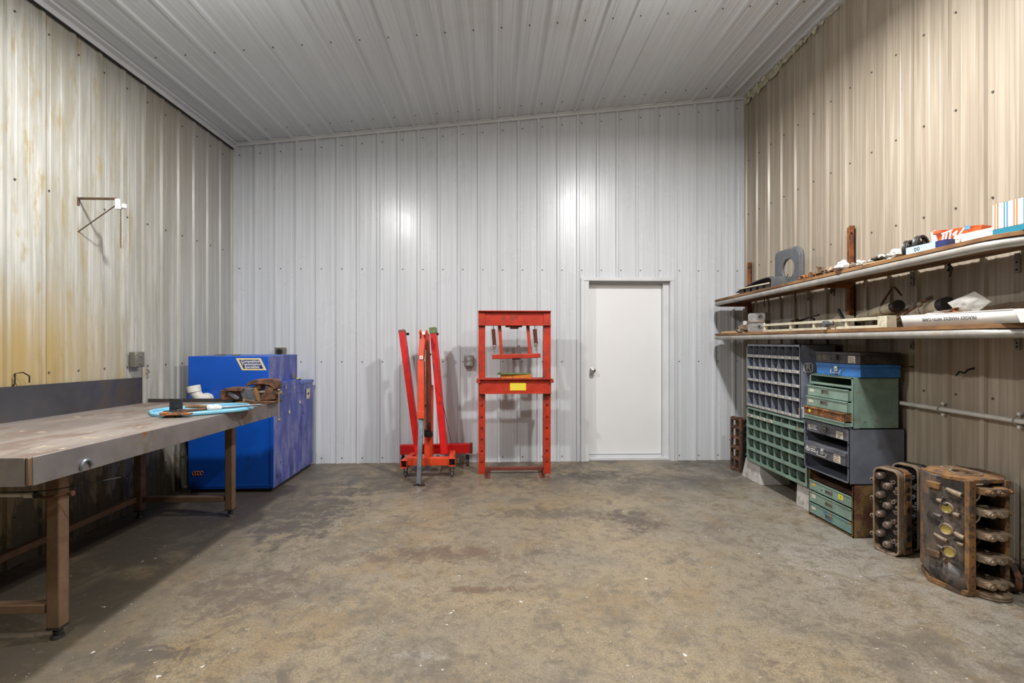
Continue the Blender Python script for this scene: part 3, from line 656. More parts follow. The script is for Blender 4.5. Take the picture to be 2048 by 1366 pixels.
# ------------------------------------------------------------------ engine hoist (folded)
eh = thing('engine_hoist', 'folded red engine hoist with raised legs standing by back wall', 'hoist', (-.74, 5.15, 0))
HO = Vector((-.74, 5.15, 0))
def hp(px, py, Y): return W(px, py, Y=Y) - HO
def bar(name, p0, p1, w0, d0, m_, par=None, bevel=.004, hollow=False, up=(0, 1, 0)):
    """square bar from p0 to p1, w0 wide and d0 deep"""
    p0 = Vector(p0); p1 = Vector(p1); a = (p1-p0).normalized(); u = Vector(up); u = (u - a*u.dot(a)).normalized(); s_ = a.cross(u)
    b = B(); vs = []
    for q in (p0, p1): vs += [q + s_*w0/2*i + u*d0/2*j for i, j in ((-1,-1), (1,-1), (1,1), (-1,1))]
    b.add(vs, [(0,1,5,4), (1,2,6,5), (2,3,7,6), (3,0,4,7), (3,2,1,0), (4,5,6,7)])
    return b.build(name, m_, par, bevel)
zb = .135
for s_, pa, pb in ((0, (807, 929), (829, 905)), (1, (904, 925), (905, 897))):
    f = hp(pa[0], pa[1], 4.93); k2 = hp(pb[0], pb[1], 5.30)
    n_ = 4; d_ = (k2-f).normalized(); r_ = d_.cross(Vector((0,0,1))).normalized(); b = B()
    W_, H_, tt = .068, .082, .006
    k2.z = f.z
    for (u0, u1, v0, v1) in ((-W_/2, W_/2, H_/2-tt, H_/2), (-W_/2, W_/2, -H_/2, -H_/2+tt), (-W_/2, -W_/2+tt, -H_/2, H_/2), (W_/2-tt, W_/2, -H_/2, H_/2)):
        vs = [q + r_*u + Vector((0,0,v)) for q in (f, k2) for (u, v) in ((u0,v0), (u1,v0), (u1,v1), (u0,v1))]
        b.add(vs, [(0,1,5,4), (1,2,6,5), (2,3,7,6), (3,0,4,7), (3,2,1,0), (4,5,6,7)])
    so = b.build('leg_socket', M['orange'], eh, .002)
    bar('socket_insert', f+d_*.05, k2, .054, .068, M['black'], so, 0)
    c_ = f + d_*.07; fl = c_.z - .041
    b = B(); b.box(c_.x-.03, c_.x+.03, c_.y-.03, c_.y+.03, fl-.006, fl); b.prism([(c_.y-.012, fl-.005), (c_.y+.03, fl-.005), (c_.y+.012, .02), (c_.y-.002, .02)], c_.x-.018, c_.x-.013, 'x'); b.prism([(c_.y-.012, fl-.005), (c_.y+.03, fl-.005), (c_.y+.012, .02), (c_.y-.002, .02)], c_.x+.013, c_.x+.018, 'x'); cs = b.build('caster', M['oil'], eh, .001)
    b = B(); b.cyl((c_.x-.011, c_.y+.006, .028), (c_.x+.011, c_.y+.006, .028), .028, n=20); b.cyl((c_.x-.02, c_.y+.006, .028), (c_.x+.02, c_.y+.006, .028), .007, n=10); b.build('wheel', M['gasket'], cs)
bar('front_beam', hp(815, 922, 4.98), hp(899, 922, 4.98), .08, .07, M['orange'], eh)
bar('rear_beam', hp(801, 899, 5.42), hp(943, 896, 5.42), .105, .07, M['red'], eh)
bar('end_collar', hp(940, 896, 5.42), hp(945, 896, 5.42), .112, .076, M['pressdark'], eh)
for px, py in ((935, 909), (806, 910)):
    c_ = hp(px, py, 5.42); b = B(); b.cyl((c_.x, c_.y, .09), (c_.x, c_.y, c_.z), .018, n=10); b.box(c_.x-.02, c_.x+.02, c_.y-.02, c_.y+.02, .07, .10); b.prism([(c_.y-.012, .09), (c_.y+.03, .09), (c_.y+.012, .02), (c_.y-.002, .02)], c_.x-.018, c_.x-.013, 'x'); b.prism([(c_.y-.012, .09), (c_.y+.03, .09), (c_.y+.012, .02), (c_.y-.002, .02)], c_.x+.013, c_.x+.018, 'x'); cs = b.build('caster', M['oil'], eh)
    b = B(); b.cyl((c_.x-.011, c_.y+.006, .028), (c_.x+.011, c_.y+.006, .028), .028, n=20); b.build('wheel', M['rustdark'], cs)
l1 = bar('leg', hp(837.5, 912, 5.12), hp(804.5, 664, 5.22), .062, .09, M['red'], eh)
l2 = bar('leg', hp(889, 908, 5.12), hp(867, 664, 5.22), .068, .09, M['red'], eh)
q = hp(867, 668, 5.215); bar('leg_cap', q, hp(865.8, 656, 5.225), .072, .095, M['greenplate'], l2); bar('leg_cap', hp(804.8, 667, 5.218), hp(804.2, 661, 5.225), .064, .092, M['pressdark'], l1)
for px, py in ((814.5, 668), (873.5, 668)):
    q = hp(px, py, 5.2); b = B(); b.cyl(q+Vector((-.01,0,0)), q+Vector((.02,0,0)), .014, n=6); b.build('bolt', M['oil'], l1 if px < 850 else l2)
# mast behind the boom
bar('mast', hp(857.5, 913, 5.14), hp(858, 770, 5.2), .085, .085, M['orange'], eh)
bar('mast_top', hp(858, 775, 5.19), hp(853, 668, 5.22), .055, .06, M['press'], eh)
b = B(); b.cyl(hp(857, 872, 5.07), hp(856, 760, 5.09), .026, n=16); b.cyl(hp(856, 760, 5.09), hp(853.5, 690, 5.1), .012, n=12); b.build('hydraulic_ram', M['pressdark'], eh)
b = B(); q = hp(857, 868, 5.06); b.cbox(q, (.085, .06, .055)); b.cyl(q+Vector((.02,-.04,.02)), q+Vector((.02,-.04,.13)), .010, n=8); b.cyl(q+Vector((-.03,-.03,.0)), q+Vector((-.03,-.03,.06)), .012, n=8); b.build('pump_body', M['oil'], eh, .004)
bar('link_plate', hp(851, 700, 5.0), hp(851.5, 860, 4.98), .012, .03, M['castpale'], eh, .001)
# boom
bar('boom', hp(842.5, 838, 4.90), hp(842, 722, 5.00), .066, .07, M['orange'], eh)
bar('boom', hp(841.8, 724, 5.00), hp(846, 664, 5.06), .058, .055, M['orange'], eh)
bar('boom_collar', hp(842.3, 838, 4.895), hp(842.3, 822, 4.91), .07, .078, M['orange'], eh)
bar('boom_extension', hp(837.8, 968, 4.72), hp(842.2, 838, 4.90), .045, .05, M['platesteel'], eh, .003)
b = B(); q = hp(846.5, 665, 5.02); b.box(q.x-.035, q.x-.028, q.y-.03, q.y+.06, q.z-.05, q.z+.025); b.box(q.x+.028, q.x+.035, q.y-.03, q.y+.06, q.z-.05, q.z+.025); b.cyl((q.x-.045, q.y, q.z), (q.x+.05, q.y, q.z), .010, n=8); b.build('pivot_bracket', M['orange'], eh, .002)
b = B(); q = hp(847, 666, 4.985); b.cbox(q, (.032, .002, .03)); b.build('sticker', M['whiteb'], eh)
b = B(); q = hp(842.5, 715, 4.962); b.cbox(q, (.034, .002, .034)); sk = b.build('sticker', M['whiteb'], eh)
b = B(); b.lathe([(.004,0), (.009,0), (.009,.001), (.004,.001)], 16, T(q.x, q.y-.0012, q.z, 90)); b.build('sticker_print', M['stripeorange'], sk)
b = B()
for px, py in ((861, 709), (840, 812), (851, 811), (836.5, 812)):
    q = hp(px, py, 4.96); b.cyl(q+Vector((-.008,0,0)), q+Vector((.008,0,0)), .010, n=6)
b.build('pivot_bolt', M['oil'], eh)
q = hp(841, 969, 4.70); q.z = .006
b = B(); b.lathe([(0,-.006), (.03,-.005), (.034,.002), (.02,.01), (0,.012)], 18, T(q.x+.01, q.y, q.z)); b.tube([(q.x-.045+.02*cos(a), q.y+.012*sin(a), .007) for a in [2*pi*i/10 for i in range(10)]], .005, 6, closed=True); b.build('hook', M['oil'], eh)
b = B(); b.tube([hp(863, 700, 5.05), hp(880, 780, 5.1), hp(895, 850, 5.2), hp(903, 888, 5.35)], .004, 6); b.tube([hp(880, 800, 5.1), hp(893, 870, 5.2), hp(896, 890, 5.2)], .003, 6); b.build('pump_handle', M['box'], eh)
b = B(); q = hp(914, 921, 5.25); b.lathe([(.014,-.01), (.022,-.01), (.022,.01), (.014,.01)], 18, T(q.x, q.y, q.z, 90)); b.cyl(q, q+Vector((-.05,0,0)), .008, n=8); b.build('washer_ring', M['castpale'], eh)

# ------------------------------------------------------------------ shop press
PY = 5.12
sp = thing('shop_press', 'red H-frame shop press with yellow label standing against back wall', 'press', (.203, PY, 0))
def sx_(px, Y=PY): return W(px, 700, Y=Y).x - .203
def sz_(py, Y=PY): return W(1028, py, Y=Y).z
xl, xr = sx_(957), sx_(1100.5); ztop = sz_(622)
def channel(name, x0, x1, z0, z1, yf, yb, t_, m_, horiz=True):
    b = B()
    if horiz:
        b.box(x0, x1, yf+.04, yf+.05, z0, z1); b.box(x0, x1, yf, yb, z1-t_, z1); b.box(x0, x1, yf, yb, z0, z0+t_)
    return b.build(name, m_, sp, .002)
for i, (a_, b_) in enumerate(((xl, xl+.07), (xr-.075, xr))):
    b = B(); y0, y1 = -.045, .055
    inner = b_-.008 if i == 0 else a_
    b.box(a_, b_, y0, y0+.008, .0, ztop-.02) if False else None
    # front flange with a row of holes: strips between holes
    holes = [sz_(v) for v in (922, 900, 877, 855, 833, 810)]; z0 = 0; cx = (a_+b_)/2; r_ = .0135
    for hz in holes + [None]:
        ze = hz - .035 if hz else ztop-.02
        b.box(a_, b_, y0, y0+.008, z0, ze)
        if hz:
            n_ = 16; out = []
            for q in range(n_):
                a = 2*pi*q/n_; c_, s_ = cos(a), sin(a); m_ = max(abs(c_)/((b_-a_)/2), abs(s_)/.035); out.append((cx + c_/m_, hz + s_/m_))
            b.hole(out, circ(r_, n_, cx, hz), y0, y0+.008); z0 = hz + .035
            if i == 0 or True: pass
    b.box(inner, inner+.008, y0+.008, y1, 0, ztop-.02)
    b.box(a_, b_, y1-.008, y1, 0, ztop-.02)
    po = b.build('post', M['press'], sp)
    b = B(); q = sz_(791); b.cyl((cx, y0-.012, q), (cx, y0, q), .013, n=6); b.build('bolt', M['castpale'], po)
channel('top_beam', xl-.002, xr+.002, sz_(651.5), ztop, -.075, .06, .009, M['press'])
by0 = -.10
b = B(); zb0, zb1 = sz_(788, PY-.1), sz_(757.5, PY-.1); bl, br = sx_(958, PY-.1), sx_(1103, PY-.1)
b.box(bl, br, by0+.035, by0+.045, zb0, zb1); b.box(bl, br, by0, -.047, zb1-.009, zb1); b.box(bl, br, by0, -.047, zb0, zb0+.009)
b.box(bl, br, .057, .067, zb0, zb1); bd = b.build('bed', M['press'], sp, .002)
b = B(); z_ = sz_(762.5, PY-.1)
for x_ in (sx_(956.5, PY-.1), sx_(1104, PY-.1)): b.box(x_-.02, x_+.02, by0+.01, .06, z_-.018, z_+.018)
b.build('bed_pin', M['press'], sp, .003)
b = B(); l_, r_ = sx_(1020, PY-.07), sx_(1052, PY-.07); b.box(l_, r_, by0+.033, by0+.035, sz_(781, PY-.07), sz_(766, PY-.07)); lb = b.build('caution_label', M['yellow'], bd); lb['label'] = 'yellow caution label'
b = B(); zz0, zz1 = sz_(781, PY-.07), sz_(766, PY-.07)
for q in range(5): b.box(l_+.012, r_-.012-.02*(q % 2), by0+.0322, by0+.033, zz1-.014-q*.013, zz1-.0125-q*.013)
b.build('label_print', M['gold'], lb)
# ram mount, guides, springs, crossbar
b = B(); b.box(sx_(1011), sx_(1044), -.05, .04, sz_(654.5), sz_(651.3)); b.box(sx_(1020), sx_(1037), -.04, .03, sz_(658), sz_(654.5)); b.build('ram_mount', M['pressdark'], sp, .002)
bar('guide_rod', (sx_(999), .0, sz_(651)), (sx_(1003), -.02, sz_(708)), .034, .02, M['press'], sp)
bar('guide_rod', (sx_(1055.5), .0, sz_(651)), (sx_(1060), -.02, sz_(707)), .034, .02, M['press'], sp)
bar('crossbar', (sx_(984.5), -.02, sz_(713.5)), (sx_(1080.5), -.02, sz_(711)), .048, .05, M['press'], sp, .006)
for x0_, x1_, e_ in ((986.5, 989, 690), (1069, 1071.5, 686)):
    pa = Vector((sx_(x0_), -.02, sz_(658.5))); pb = Vector((sx_(x1_), -.02, sz_(e_))); n_ = 150; pts = []
    for q in range(n_+1):
        u = q/n_; a = u*2*pi*15; pts.append(pa.lerp(pb, u) + Vector((.017*cos(a), .017*sin(a), 0)))
    b = B(); b.tube(pts, .0048, 6); b.cyl(pa, pb, .0115, n=10); s_ = b.build('return_spring', M['pressdark'], sp)
    b = B(); b.tube([pa+Vector((0,0,.04)), pa+Vector((.003,0,.02)), pa], .004, 6); b.build('top_hook', M['castpale'], s_); b = B(); q = pb; b.tube([q+Vector((-.02,0,0)), q+Vector((0,0,-.04)), q+Vector((0,0,-.085))], .004, 6); b.tube([q+Vector((.02,0,0)), q+Vector((0,0,-.04))], .004, 6)
    b.tube([q+Vector((.014*cos(a), 0, -.03+.014*sin(a))) for a in [2*pi*i/8 for i in range(8)]], .004, 5, closed=True); b.build('spring_hook', M['castpale'], s_)
b = B(); b.box(sx_(1024), sx_(1040), -.046, .0, sz_(719), sz_(717)); b.build('press_foot', M['oil'], sp)
# feet
bar('foot_brace', (xl+.07, -.03, .055), (xr-.09, -.03, .055), .035, .035, M['pressdark'], sp)
for x_, dx in ((sx_(976, 4.95), 0), (sx_(1084, 4.95), .05)):
    b = B(); b.box(x_-.022, x_+.022, -.21, .20, 0, .006); b.box(x_-.022 if dx == 0 else x_+.016, x_-.016 if dx == 0 else x_+.022, -.21, .20, .006, .045)
    b.build('foot', M['pressdark'], sp)
# plates lying on the bed
zt_ = zb1
q = W(1033, 750, Y=PY-.03)
t = thing('arbor_plate', 'orange arbor plate lying on the bed of the press', 'plate', (q.x, PY-.015, zt_+.0))
b = B(); b.prism([(-.165, -.04), (.155, -.04), (.165, .045), (-.155, .045)], .0, .040, 'z'); b.box(-.16, -.12, -.045, -.04, .0, .04); b.build('plate', M['orangeplate'], t, .003)
t = thing('arbor_plate', 'thin green arbor plate lying on top of the orange plate', 'plate', (q.x-.01, PY-.015, zt_+.0405), 4)
b = B(); b.prism([(-.195, -.035), (-.16, -.055), (.14, -.05), (.155, .03), (-.15, .05)], .0, .012, 'z'); b.prism([(-.19, -.04), (-.165, -.055), (-.15, -.04), (-.17, -.02)], .012, .022, 'z'); b.build('plate', M['greenplate'], t, .002)

# ------------------------------------------------------------------ wall shelves on the right
SF, SB = 2.455, 2.905                              # front line of the pipe, back at the wall ribs
def shelf(label, z1, z0, ya=2.12, yb=5.46, r0=.26, r1=.13):
    """z1 at the near end, z0 at the far end (top of the board)"""
    t = thing('wall_shelf', label, 'shelf', (2.68, 3.8, 0))
    def zz(y): return z0 + (z1 - z0)*(yb - y)/(yb - ya)
    def line(inset, n=10):
        a, b2, f = ya+inset, yb-inset, SF+inset; pts = [(SB-.012, a)]
        for i in range(n+1):
            q = pi/2*i/n; pts.append((f + r0*(1-sin(q)) , a + r0*(1-cos(q))))
        for i in range(n+1):
            q = pi/2*i/n; pts.append((f + r1*(1-cos(q)), b2 - r1*(1-sin(q))))
        pts.append((SB-.012, b2)); return pts
    fr = line(0.004); P3 = [(x-2.68, y-3.8) for x, y in fr]
    b = B(); n = len(P3); vs = [(x, y, zz(y+3.8)-.022) for x, y in P3] + [(x, y, zz(y+3.8)) for x, y in P3]
    b.add(vs, [(i, (i+1) % n, n+(i+1) % n, n+i) for i in range(n)] + [tuple(range(n-1, -1, -1)), tuple(range(n, 2*n))]); b.build('board', M['wood'], t, .001)
    pl = line(.020); pts = [(x-2.68, y-3.8, zz(y)-.047) for x, y in pl]
    split = [i for i, q in enumerate(pl) if q[1] > 4.5][0]
    mid = Vector((SF+.020-2.68, 4.06-3.8, zz(4.06)-.047))
    B().tube([*pts[:split], mid], .0245, 14).build('rim_pipe', M['pipe'], t)
    B().tube([mid, *pts[split:]], .0235, 14).build('rim_pipe', M['pipe'], t)
    B().tube([mid+Vector((0,-.02,0)), mid+Vector((0,.004,0))], .0255, 14).build('pipe_joint', M['pipe'], t)
    return t, zz
us, uz = shelf('upper wall shelf of rusty board with rounded galvanised pipe rim', 1.918, 1.850)
ls, lz = shelf('lower wall shelf with pipe rim just above the bin cabinets', 1.472, 1.474)
def upright(label, y, top, bot=1.40):
    t = thing('shelf_upright', label, 'upright', (XR-.02, y, 0), 0, 'angle iron shelf uprights')
    b = B(); b.box(-.045, .0, -.003, .003, bot, top); b.box(-.006, .0, -.003, .075, bot, top); b.build('angle_iron', M['angle'], t)
    for z_ in (uz(y)-.055, lz(y)-.055):
        b = B(); b.box(-.38, -.02, -.018, .018, z_-.012, z_+.020); b.build('arm', M['angle'], t)
    b = B()
    for z_ in (top-.06, top-.1-.2): b.cyl((-.03, -.003, z_), (-.03, -.009, z_), .008, n=6)
    b.build('bolt', M['oil'], t)
upright('tall rusty upright rising high above upper shelf', 3.82, 2.32)
upright('short dark rusty upright at far corner end of shelves', 5.40, 2.28)
# strap brackets
for i, (px, py, py2) in enumerate(((1824, 543, 572), (2035, 510, 546), (1823, 683, 699), (2035, 678, 700), (1617, 583, 601))):
    q = W(px, py, X=XR-.024); q2 = W(px, py2, X=XR-.024)
    t = thing('strap_bracket', ['short grey strap under the middle of upper shelf', 'holed grey strap under the near end of upper shelf', 'short strap under the middle of lower shelf', 'holed strap under the near end of lower shelf', 'short grey strap under the far half of upper shelf'][i], 'strap', (XR-.02, q.y, q2.z), 0, 'straps hanging below the shelves')
    h = q.z - q2.z + (.01 if i % 2 else 0)
    b = B(); b.box(-.008, -.002, -.014, .014, 0, h); b.build('strap', M['box'], t, .001)
    b = B()
    for z_ in (.018, h*.55): b.cyl((-.009, 0, z_), (-.0075, 0, z_), .006, n=10)
    b.build('hole', M['dark'], t)
hk = [(1529, 603), (1538, 600), (1591, 588), (1663, 580), (1668, 578), (1900, 530)]
for i, (px, py) in enumerate(hk):
    q = W(px, py, X=XR-.06); q.z = uz(q.y)-.105
    t = thing('hanging_hook', ['small black hook hanging under the far end of upper shelf', 'twin small black hook beside the far end hook', 'black wire hook hanging left of grey strap', 'dark clip hanging left of the tall upright', 'dark clip hanging touching the one left of upright', 'clump of black wire hanging under near end of upper shelf'][i], 'hook', (q.x, q.y, q.z+.082), 0, 'small hooks under the upper shelf')
    b = B(); b.tube([(0,0,0), (0,.004,-.03), (-.002,.012,-.045), (0,-.005,-.06), (.003,.006,-.085 if i != 3 else -.06)], .006 if i > 2 else .0045, 6)
    if i > 2: b.tube([(0,.01,-.01), (.0,-.012,-.03), (0,.0,-.055)], .008, 6)
    b.build('wire', M['oil'], t)

# ------------------------------------------------------------------ things on the upper shelf
y_ = 4.62
t = thing('air_intake_scoop', 'flat dark grille housing with curved lid at far end of upper shelf', 'grille', (2.56, y_, uz(y_)), -90+2)
# local x runs towards the viewer along the shelf (rz=-90: +x -> -Y), -y local -> -X
b = B(); n_ = 14; top = []
for i in range(n_+1):
    u = i/n_; x_ = -.30 + .60*u; top.append((x_, .025 + .085*math.sin(u*pi*.55)))
top += [(.30, .0), (.285, .0), (.285, .09)]
inn = [(x_, z_-.006) for x_, z_ in reversed(top[:n_])]
b.prism(top[:n_+1] + [(.31, .09), (.31, .0), (.298, .0), (.298, .085)] + inn, -.07, .16); b.build('curved_lid', M['gasket'], t)
for i in range(5): B().cbox((-.21+.11*i, -.055, .022), (.075, .012, .040)).build('grille_cell', M['black'], t, .002)
B().box(-.30, .30, -.06, .15, 0, .006).build('base', M['black'], t)
B().box(-.26, .28, -.075, -.07, .045, .058).build('pale_edge', M['cream'], t)

y_ = 4.29
t = thing('speaker_panel', 'upright grey moulded panel with round hole on upper shelf', 'panel', (2.64, y_, uz(y_)), -90)
n_ = 40; out = []
w2, h2, r2 = .185, .335, .09
for i in range(n_):
    a = 2*pi*i/n_
    c_, s_ = cos(a), sin(a); m_ = max(abs(c_)/w2, abs(s_)/(h2/2)); x_, z_ = c_/m_, s_/m_ + h2/2
    if x_ > w2-r2 and z_ > h2-r2:
        d = Vector((x_-(w2-r2), z_-(h2-r2))); d = d.normalized()*min(d.length, r2); x_, z_ = w2-r2+d.x, h2-r2+d.y
    out.append((x_, z_))
b = B(); b.hole(out, circ(.088, n_, .02, .165), -.012, .012); b.build('panel', M['gasket'], t, .004)
rim = [(x_*1.0, z_) for x_, z_ in out if z_ > .03 and (x_ > w2-.02 or z_ > h2-.02)]
rim.sort(key=lambda p: (math.atan2(p[1]-.15, p[0])))
B().tube([(x_, .012, z_) for x_, z_ in rim], .018, 8).build('rolled_edge', M['gasket'], t)
B().tube([(-.03, -.0, .085), (.02, -.02, .095), (.03, -.015, .115)], .003, 6).build('wire_clip', M['oil'], t)

def blob(b, c, r, s=(1,1,1), seed=0, amp=.35, n=10, m=7):
    vs = []; fs = []
    for j in range(m+1):
        th = pi*j/m
        for i in range(n):
            a = 2*pi*i/n; d = Vector((sin(th)*cos(a), sin(th)*sin(a), cos(th)))
            k_ = 1 + amp*mnoise.noise(d*1.7 + Vector((seed*3.1, seed*1.7, 0)))*2
            vs.append((c[0]+d.x*r*k_*s[0], c[1]+d.y*r*k_*s[1], max(c[2]+d.z*r*k_*s[2], c[2]-r*s[2])))
    for j in range(m):
        for i in range(n): fs.append((j*n+i, j*n+(i+1) % n, (j+1)*n+(i+1) % n, (j+1)*n+i))
    b.add(vs, fs)
# rusty hardware and crumpled scraps in a row
items = [(1606, 'rust', .027, 'small rusty lump next to the grey panel'), (1620, 'rust', .034, 'knobbly rusty fitting second from the grey panel'),
 (1634, 'castrust', .030, 'orange rusty nut cluster beside the big rusty clump'), (1650, 'castrust', .052, 'tallest orange rusty clump of scrap on upper shelf'),
 (1659, 'castpale', .034, 'grey rusted fitting against the tallest rusty clump'), (1671, 'rustdark', .032, 'dark low rusty scrap between clump and white scraps')]
for i, (px, mm, r_, lab) in enumerate(items):
    q = W(px, 540, X=2.50 + .03*(i % 2)); z_ = uz(q.y)
    t = thing('rusty_fitting', lab, 'scrap', (q.x, q.y, z_), i*37, 'rusty scrap along the upper shelf')
    b = B(); blob(b, (0, 0, r_*.72), r_, (1, 1, .72), i+1, .5, 12, 8); b.build('lump', M[mm], t, ang=50)
    b = B(); b.lathe([(r_*.3, -.006), (r_*.6, -.006), (r_*.6, .006), (r_*.3, .006)], 10, T(-r_*.5, -r_*.4, r_*.62, 70, 20)); b.cyl((r_*.3, -r_, r_*.3), (r_*.8, r_*.9, r_*.32), r_*.22, n=8); b.build('bolt', M['rustdark'], t)
items = [(1689, .046, 'white', 'crumpled white and black wrapper left of the tall upright'), (1709, .036, 'castpale', 'flattened grey scrap in front of the tall upright'),
 (1724, .032, 'white', 'crumpled white wrapper just right of the tall upright'), (1742, .036, 'white', 'folded white paper scrap in the middle of upper shelf'), (1760, .034, 'oil', 'black oily rag scrap left of foil wad'),
 (1783, .048, 'white', 'largest wad of crumpled white foil beside the black pulleys')]
for i, (px, r_, mm, lab) in enumerate(items):
    q = W(px, 520, X=2.51 + .03*(i % 2)); z_ = uz(q.y)
    t = thing('crumpled_wrapper' if mm == 'white' else 'oily_scrap', lab, 'scrap', (q.x, q.y, z_), i*50, 'crumpled scraps along the upper shelf')
    b = B(); blob(b, (0, 0, r_*.6), r_, (1.1, 1, .6), i+21, .7, 14, 9); b.build('wad', M['white_p'] if mm == 'white' else M[mm], t, ang=10)
    b = B(); blob(b, (-r_*.5, -r_*.3, r_*.5), r_*.5, (1, .8, .7), i+41, .7, 9, 6); b.build('dark_fold', M['oil'], t, ang=10)
q = W(1750, 525, X=2.48); t = thing('wood_shim', 'short pale wooden shim lying at shelf edge below wrappers', 'shim', (q.x+.005, q.y, uz(q.y)), 92)
B().box(-.09, .09, -.012, .012, 0, .008).build('shim', M['stick'], t)

# pulleys
def pulley(name, label, loc, rz, r_, m_, group=None, rx=0):
    t = thing(name, label, 'pulley', loc, rz, group, rx)
    C0 = (0, 0, r_)
    MM = T(0, 0, r_, 90)
    b = B(); b.lathe([(r_*.80, -.011), (r_, -.013), (r_, -.009), (r_*.93, 0), (r_, .009), (r_, .013), (r_*.80, .011)], 36, MM); b.build('rim', m_, t)
    b = B(); b.lathe([(r_*.12, -.02), (r_*.30, -.02), (r_*.30, .02), (r_*.12, .02)], 20, MM); b.build('hub', m_, t)
    for i in range(4):
        b = B(); b.prism([(-.20*r_, .25*r_), (.20*r_, .25*r_), (.26*r_, .84*r_), (-.26*r_, .84*r_)], -.004, .004, 'y', T(0, 0, r_, 0, 45+90*i)); b.build('spoke', m_, t)
    return t
q = W(1842, 500, X=2.575); pulley('pulley', 'front black spoked pulley standing on upper shelf', (q.x, q.y, uz(q.y)-.0), 18, .062, M['black'], None, 0)
q2 = W(1826, 500, X=2.60); pulley('pulley', 'rear black pulley half hidden behind the front one', (q2.x, q2.y+.03, uz(q2.y+.03)), 26, .060, M['black'])

def boxthing(name, label, cat, loc, rz, d, m_, part='carton', bevel=.001, ry=0, rx=0):
    t = thing(name, label, cat, loc, rz, None, rx, ry)
    B().box(-d[0]/2, d[0]/2, -d[1]/2, d[1]/2, 0, d[2]).build(part, m_, t, bevel); return t
q = W(1850, 500, X=2.51)
t = boxthing('small_carton', 'long pale blue carton with navy end in front of pulleys', 'box', (2.490, q.y-.05, uz(q.y)), -90, (.26, .05, .040), M['lightblue'])
B().box(.065, .132, -.0256, .0256, -.0004, .0404).build('navy_end', M['navy'], t)
for x_ in (-.065, -.045):
    b = B(); b.tube([(x_+.007*cos(a), -.0258, .020+.009*sin(a)) for a in [2*pi*k_/10 for k_ in range(10)]], .0014, 5, closed=True); b.build('print', M['dark'], t)
# crumpled orange wrapper box
q = W(1912, 480, X=2.56)
t = thing('snack_carton', 'crushed orange snack carton with white lettering', 'carton', (2.565, q.y-.01, uz(q.y)+.006), -74); t.scale = (.76, .76, .95)
b = B(); nx, nz = 14, 6; vs = []; fs = []
for s_ in (0, 1):
    for j in range(nz+1):
        for i in range(nx+1):
            u = i/nx; v_ = j/nz; x_ = -.13+.27*u + .02*(v_-.5)*(u-.3); z_ = .005 + .10*v_*(1-.15*u) + .006*mnoise.noise(Vector((u*4, v_*3, s_)))
            y2 = (-.03 - .022*v_ + .012*mnoise.noise(Vector((u*6, v_*4, 3)))) * (1 if s_ == 0 else -1)
            vs.append((x_ + .02*u*v_, y2, z_))
n1 = (nx+1)*(nz+1)
for s_ in (0, 1):
    for j in range(nz):
        for i in range(nx):
            a = s_*n1 + j*(nx+1)+i; fs.append((a, a+1, a+nx+2, a+nx+1))
for j in range(nz): fs += [(j*(nx+1), (j+1)*(nx+1), n1+(j+1)*(nx+1), n1+j*(nx+1)), (j*(nx+1)+nx, n1+j*(nx+1)+nx, n1+(j+1)*(nx+1)+nx, (j+1)*(nx+1)+nx)]
b.add(vs, fs); b.build('crushed_sleeve', M['orangebag'], t, ang=20)
b = B()
for (x0_, z0_, x1_, z1_, w_) in ((-.07, .02, -.055, .075, .012), (-.045, .03, -.035, .085, .012), (-.02, .028, -.012, .082, .012), (.0, .06, .03, .08, .012), (.01, .03, .02, .07, .012), (-.07, .078, .0, .09, .009), (.04, .055, .07, .09, .010), (-.06, .014, .02, .03, .007)):
    d = Vector((x1_-x0_, 0, z1_-z0_)).normalized(); n2 = Vector((-d.z, 0, d.x))*w_/2
    b.add([Vector((x0_, -.066, z0_))-n2, Vector((x0_, -.066, z0_))+n2, Vector((x1_, -.066, z1_))+n2, Vector((x1_, -.066, z1_))-n2], [(0,1,2,3)])
b.build('white_lettering', M['whiteb'], t)
B().prism([(-.135, .0), (-.1, .0), (-.12, .11), (-.15, .10)], -.05, .03).build('torn_flap', M['card'], t)
b = B(); blob(b, (.085, -.062, .085), .014, (1, .3, 1), 3, .6, 8, 5); b.build('blue_print', M['stripeblue'], t)
q = W(1972, 478, X=2.50)
t = boxthing('white_slab', 'thin white board lying against the crushed orange carton', 'board', (2.545, q.y+.05, uz(q.y)), -88, (.26, .05, .052), M['card'], 'slab', ry=0)
b = B(); b.box(-.129, -.10, -.03, -.025, 0, .03); b.build('paper_tag', M['paper'], t)
t = thing('striped_box', 'white box with orange and blue stripes at near end of upper shelf', 'box', (2.615, 2.165, uz(2.3)+.001), -90+4)
b = B(); b.box(-.20, .22, -.10, .10, 0, .03); b.build('teal_base', M['teal'], t, .002)
b = B(); b.box(-.20, .22, -.10, .10, .03, .155); b.build('carton', M['card'], t, .002)
for i in range(10):
    x_ = -.19 + i*.042
    for dx in (0, .012):
        b = B(); b.box(x_+dx, x_+dx+.005, -.1012, -.1002, .03, .156); b.box(x_+dx, x_+dx+.005, -.1, .1, .1552, .156); b.build('stripe', M['stripeorange'] if i % 2 == 0 else M['stripeblue'], t)

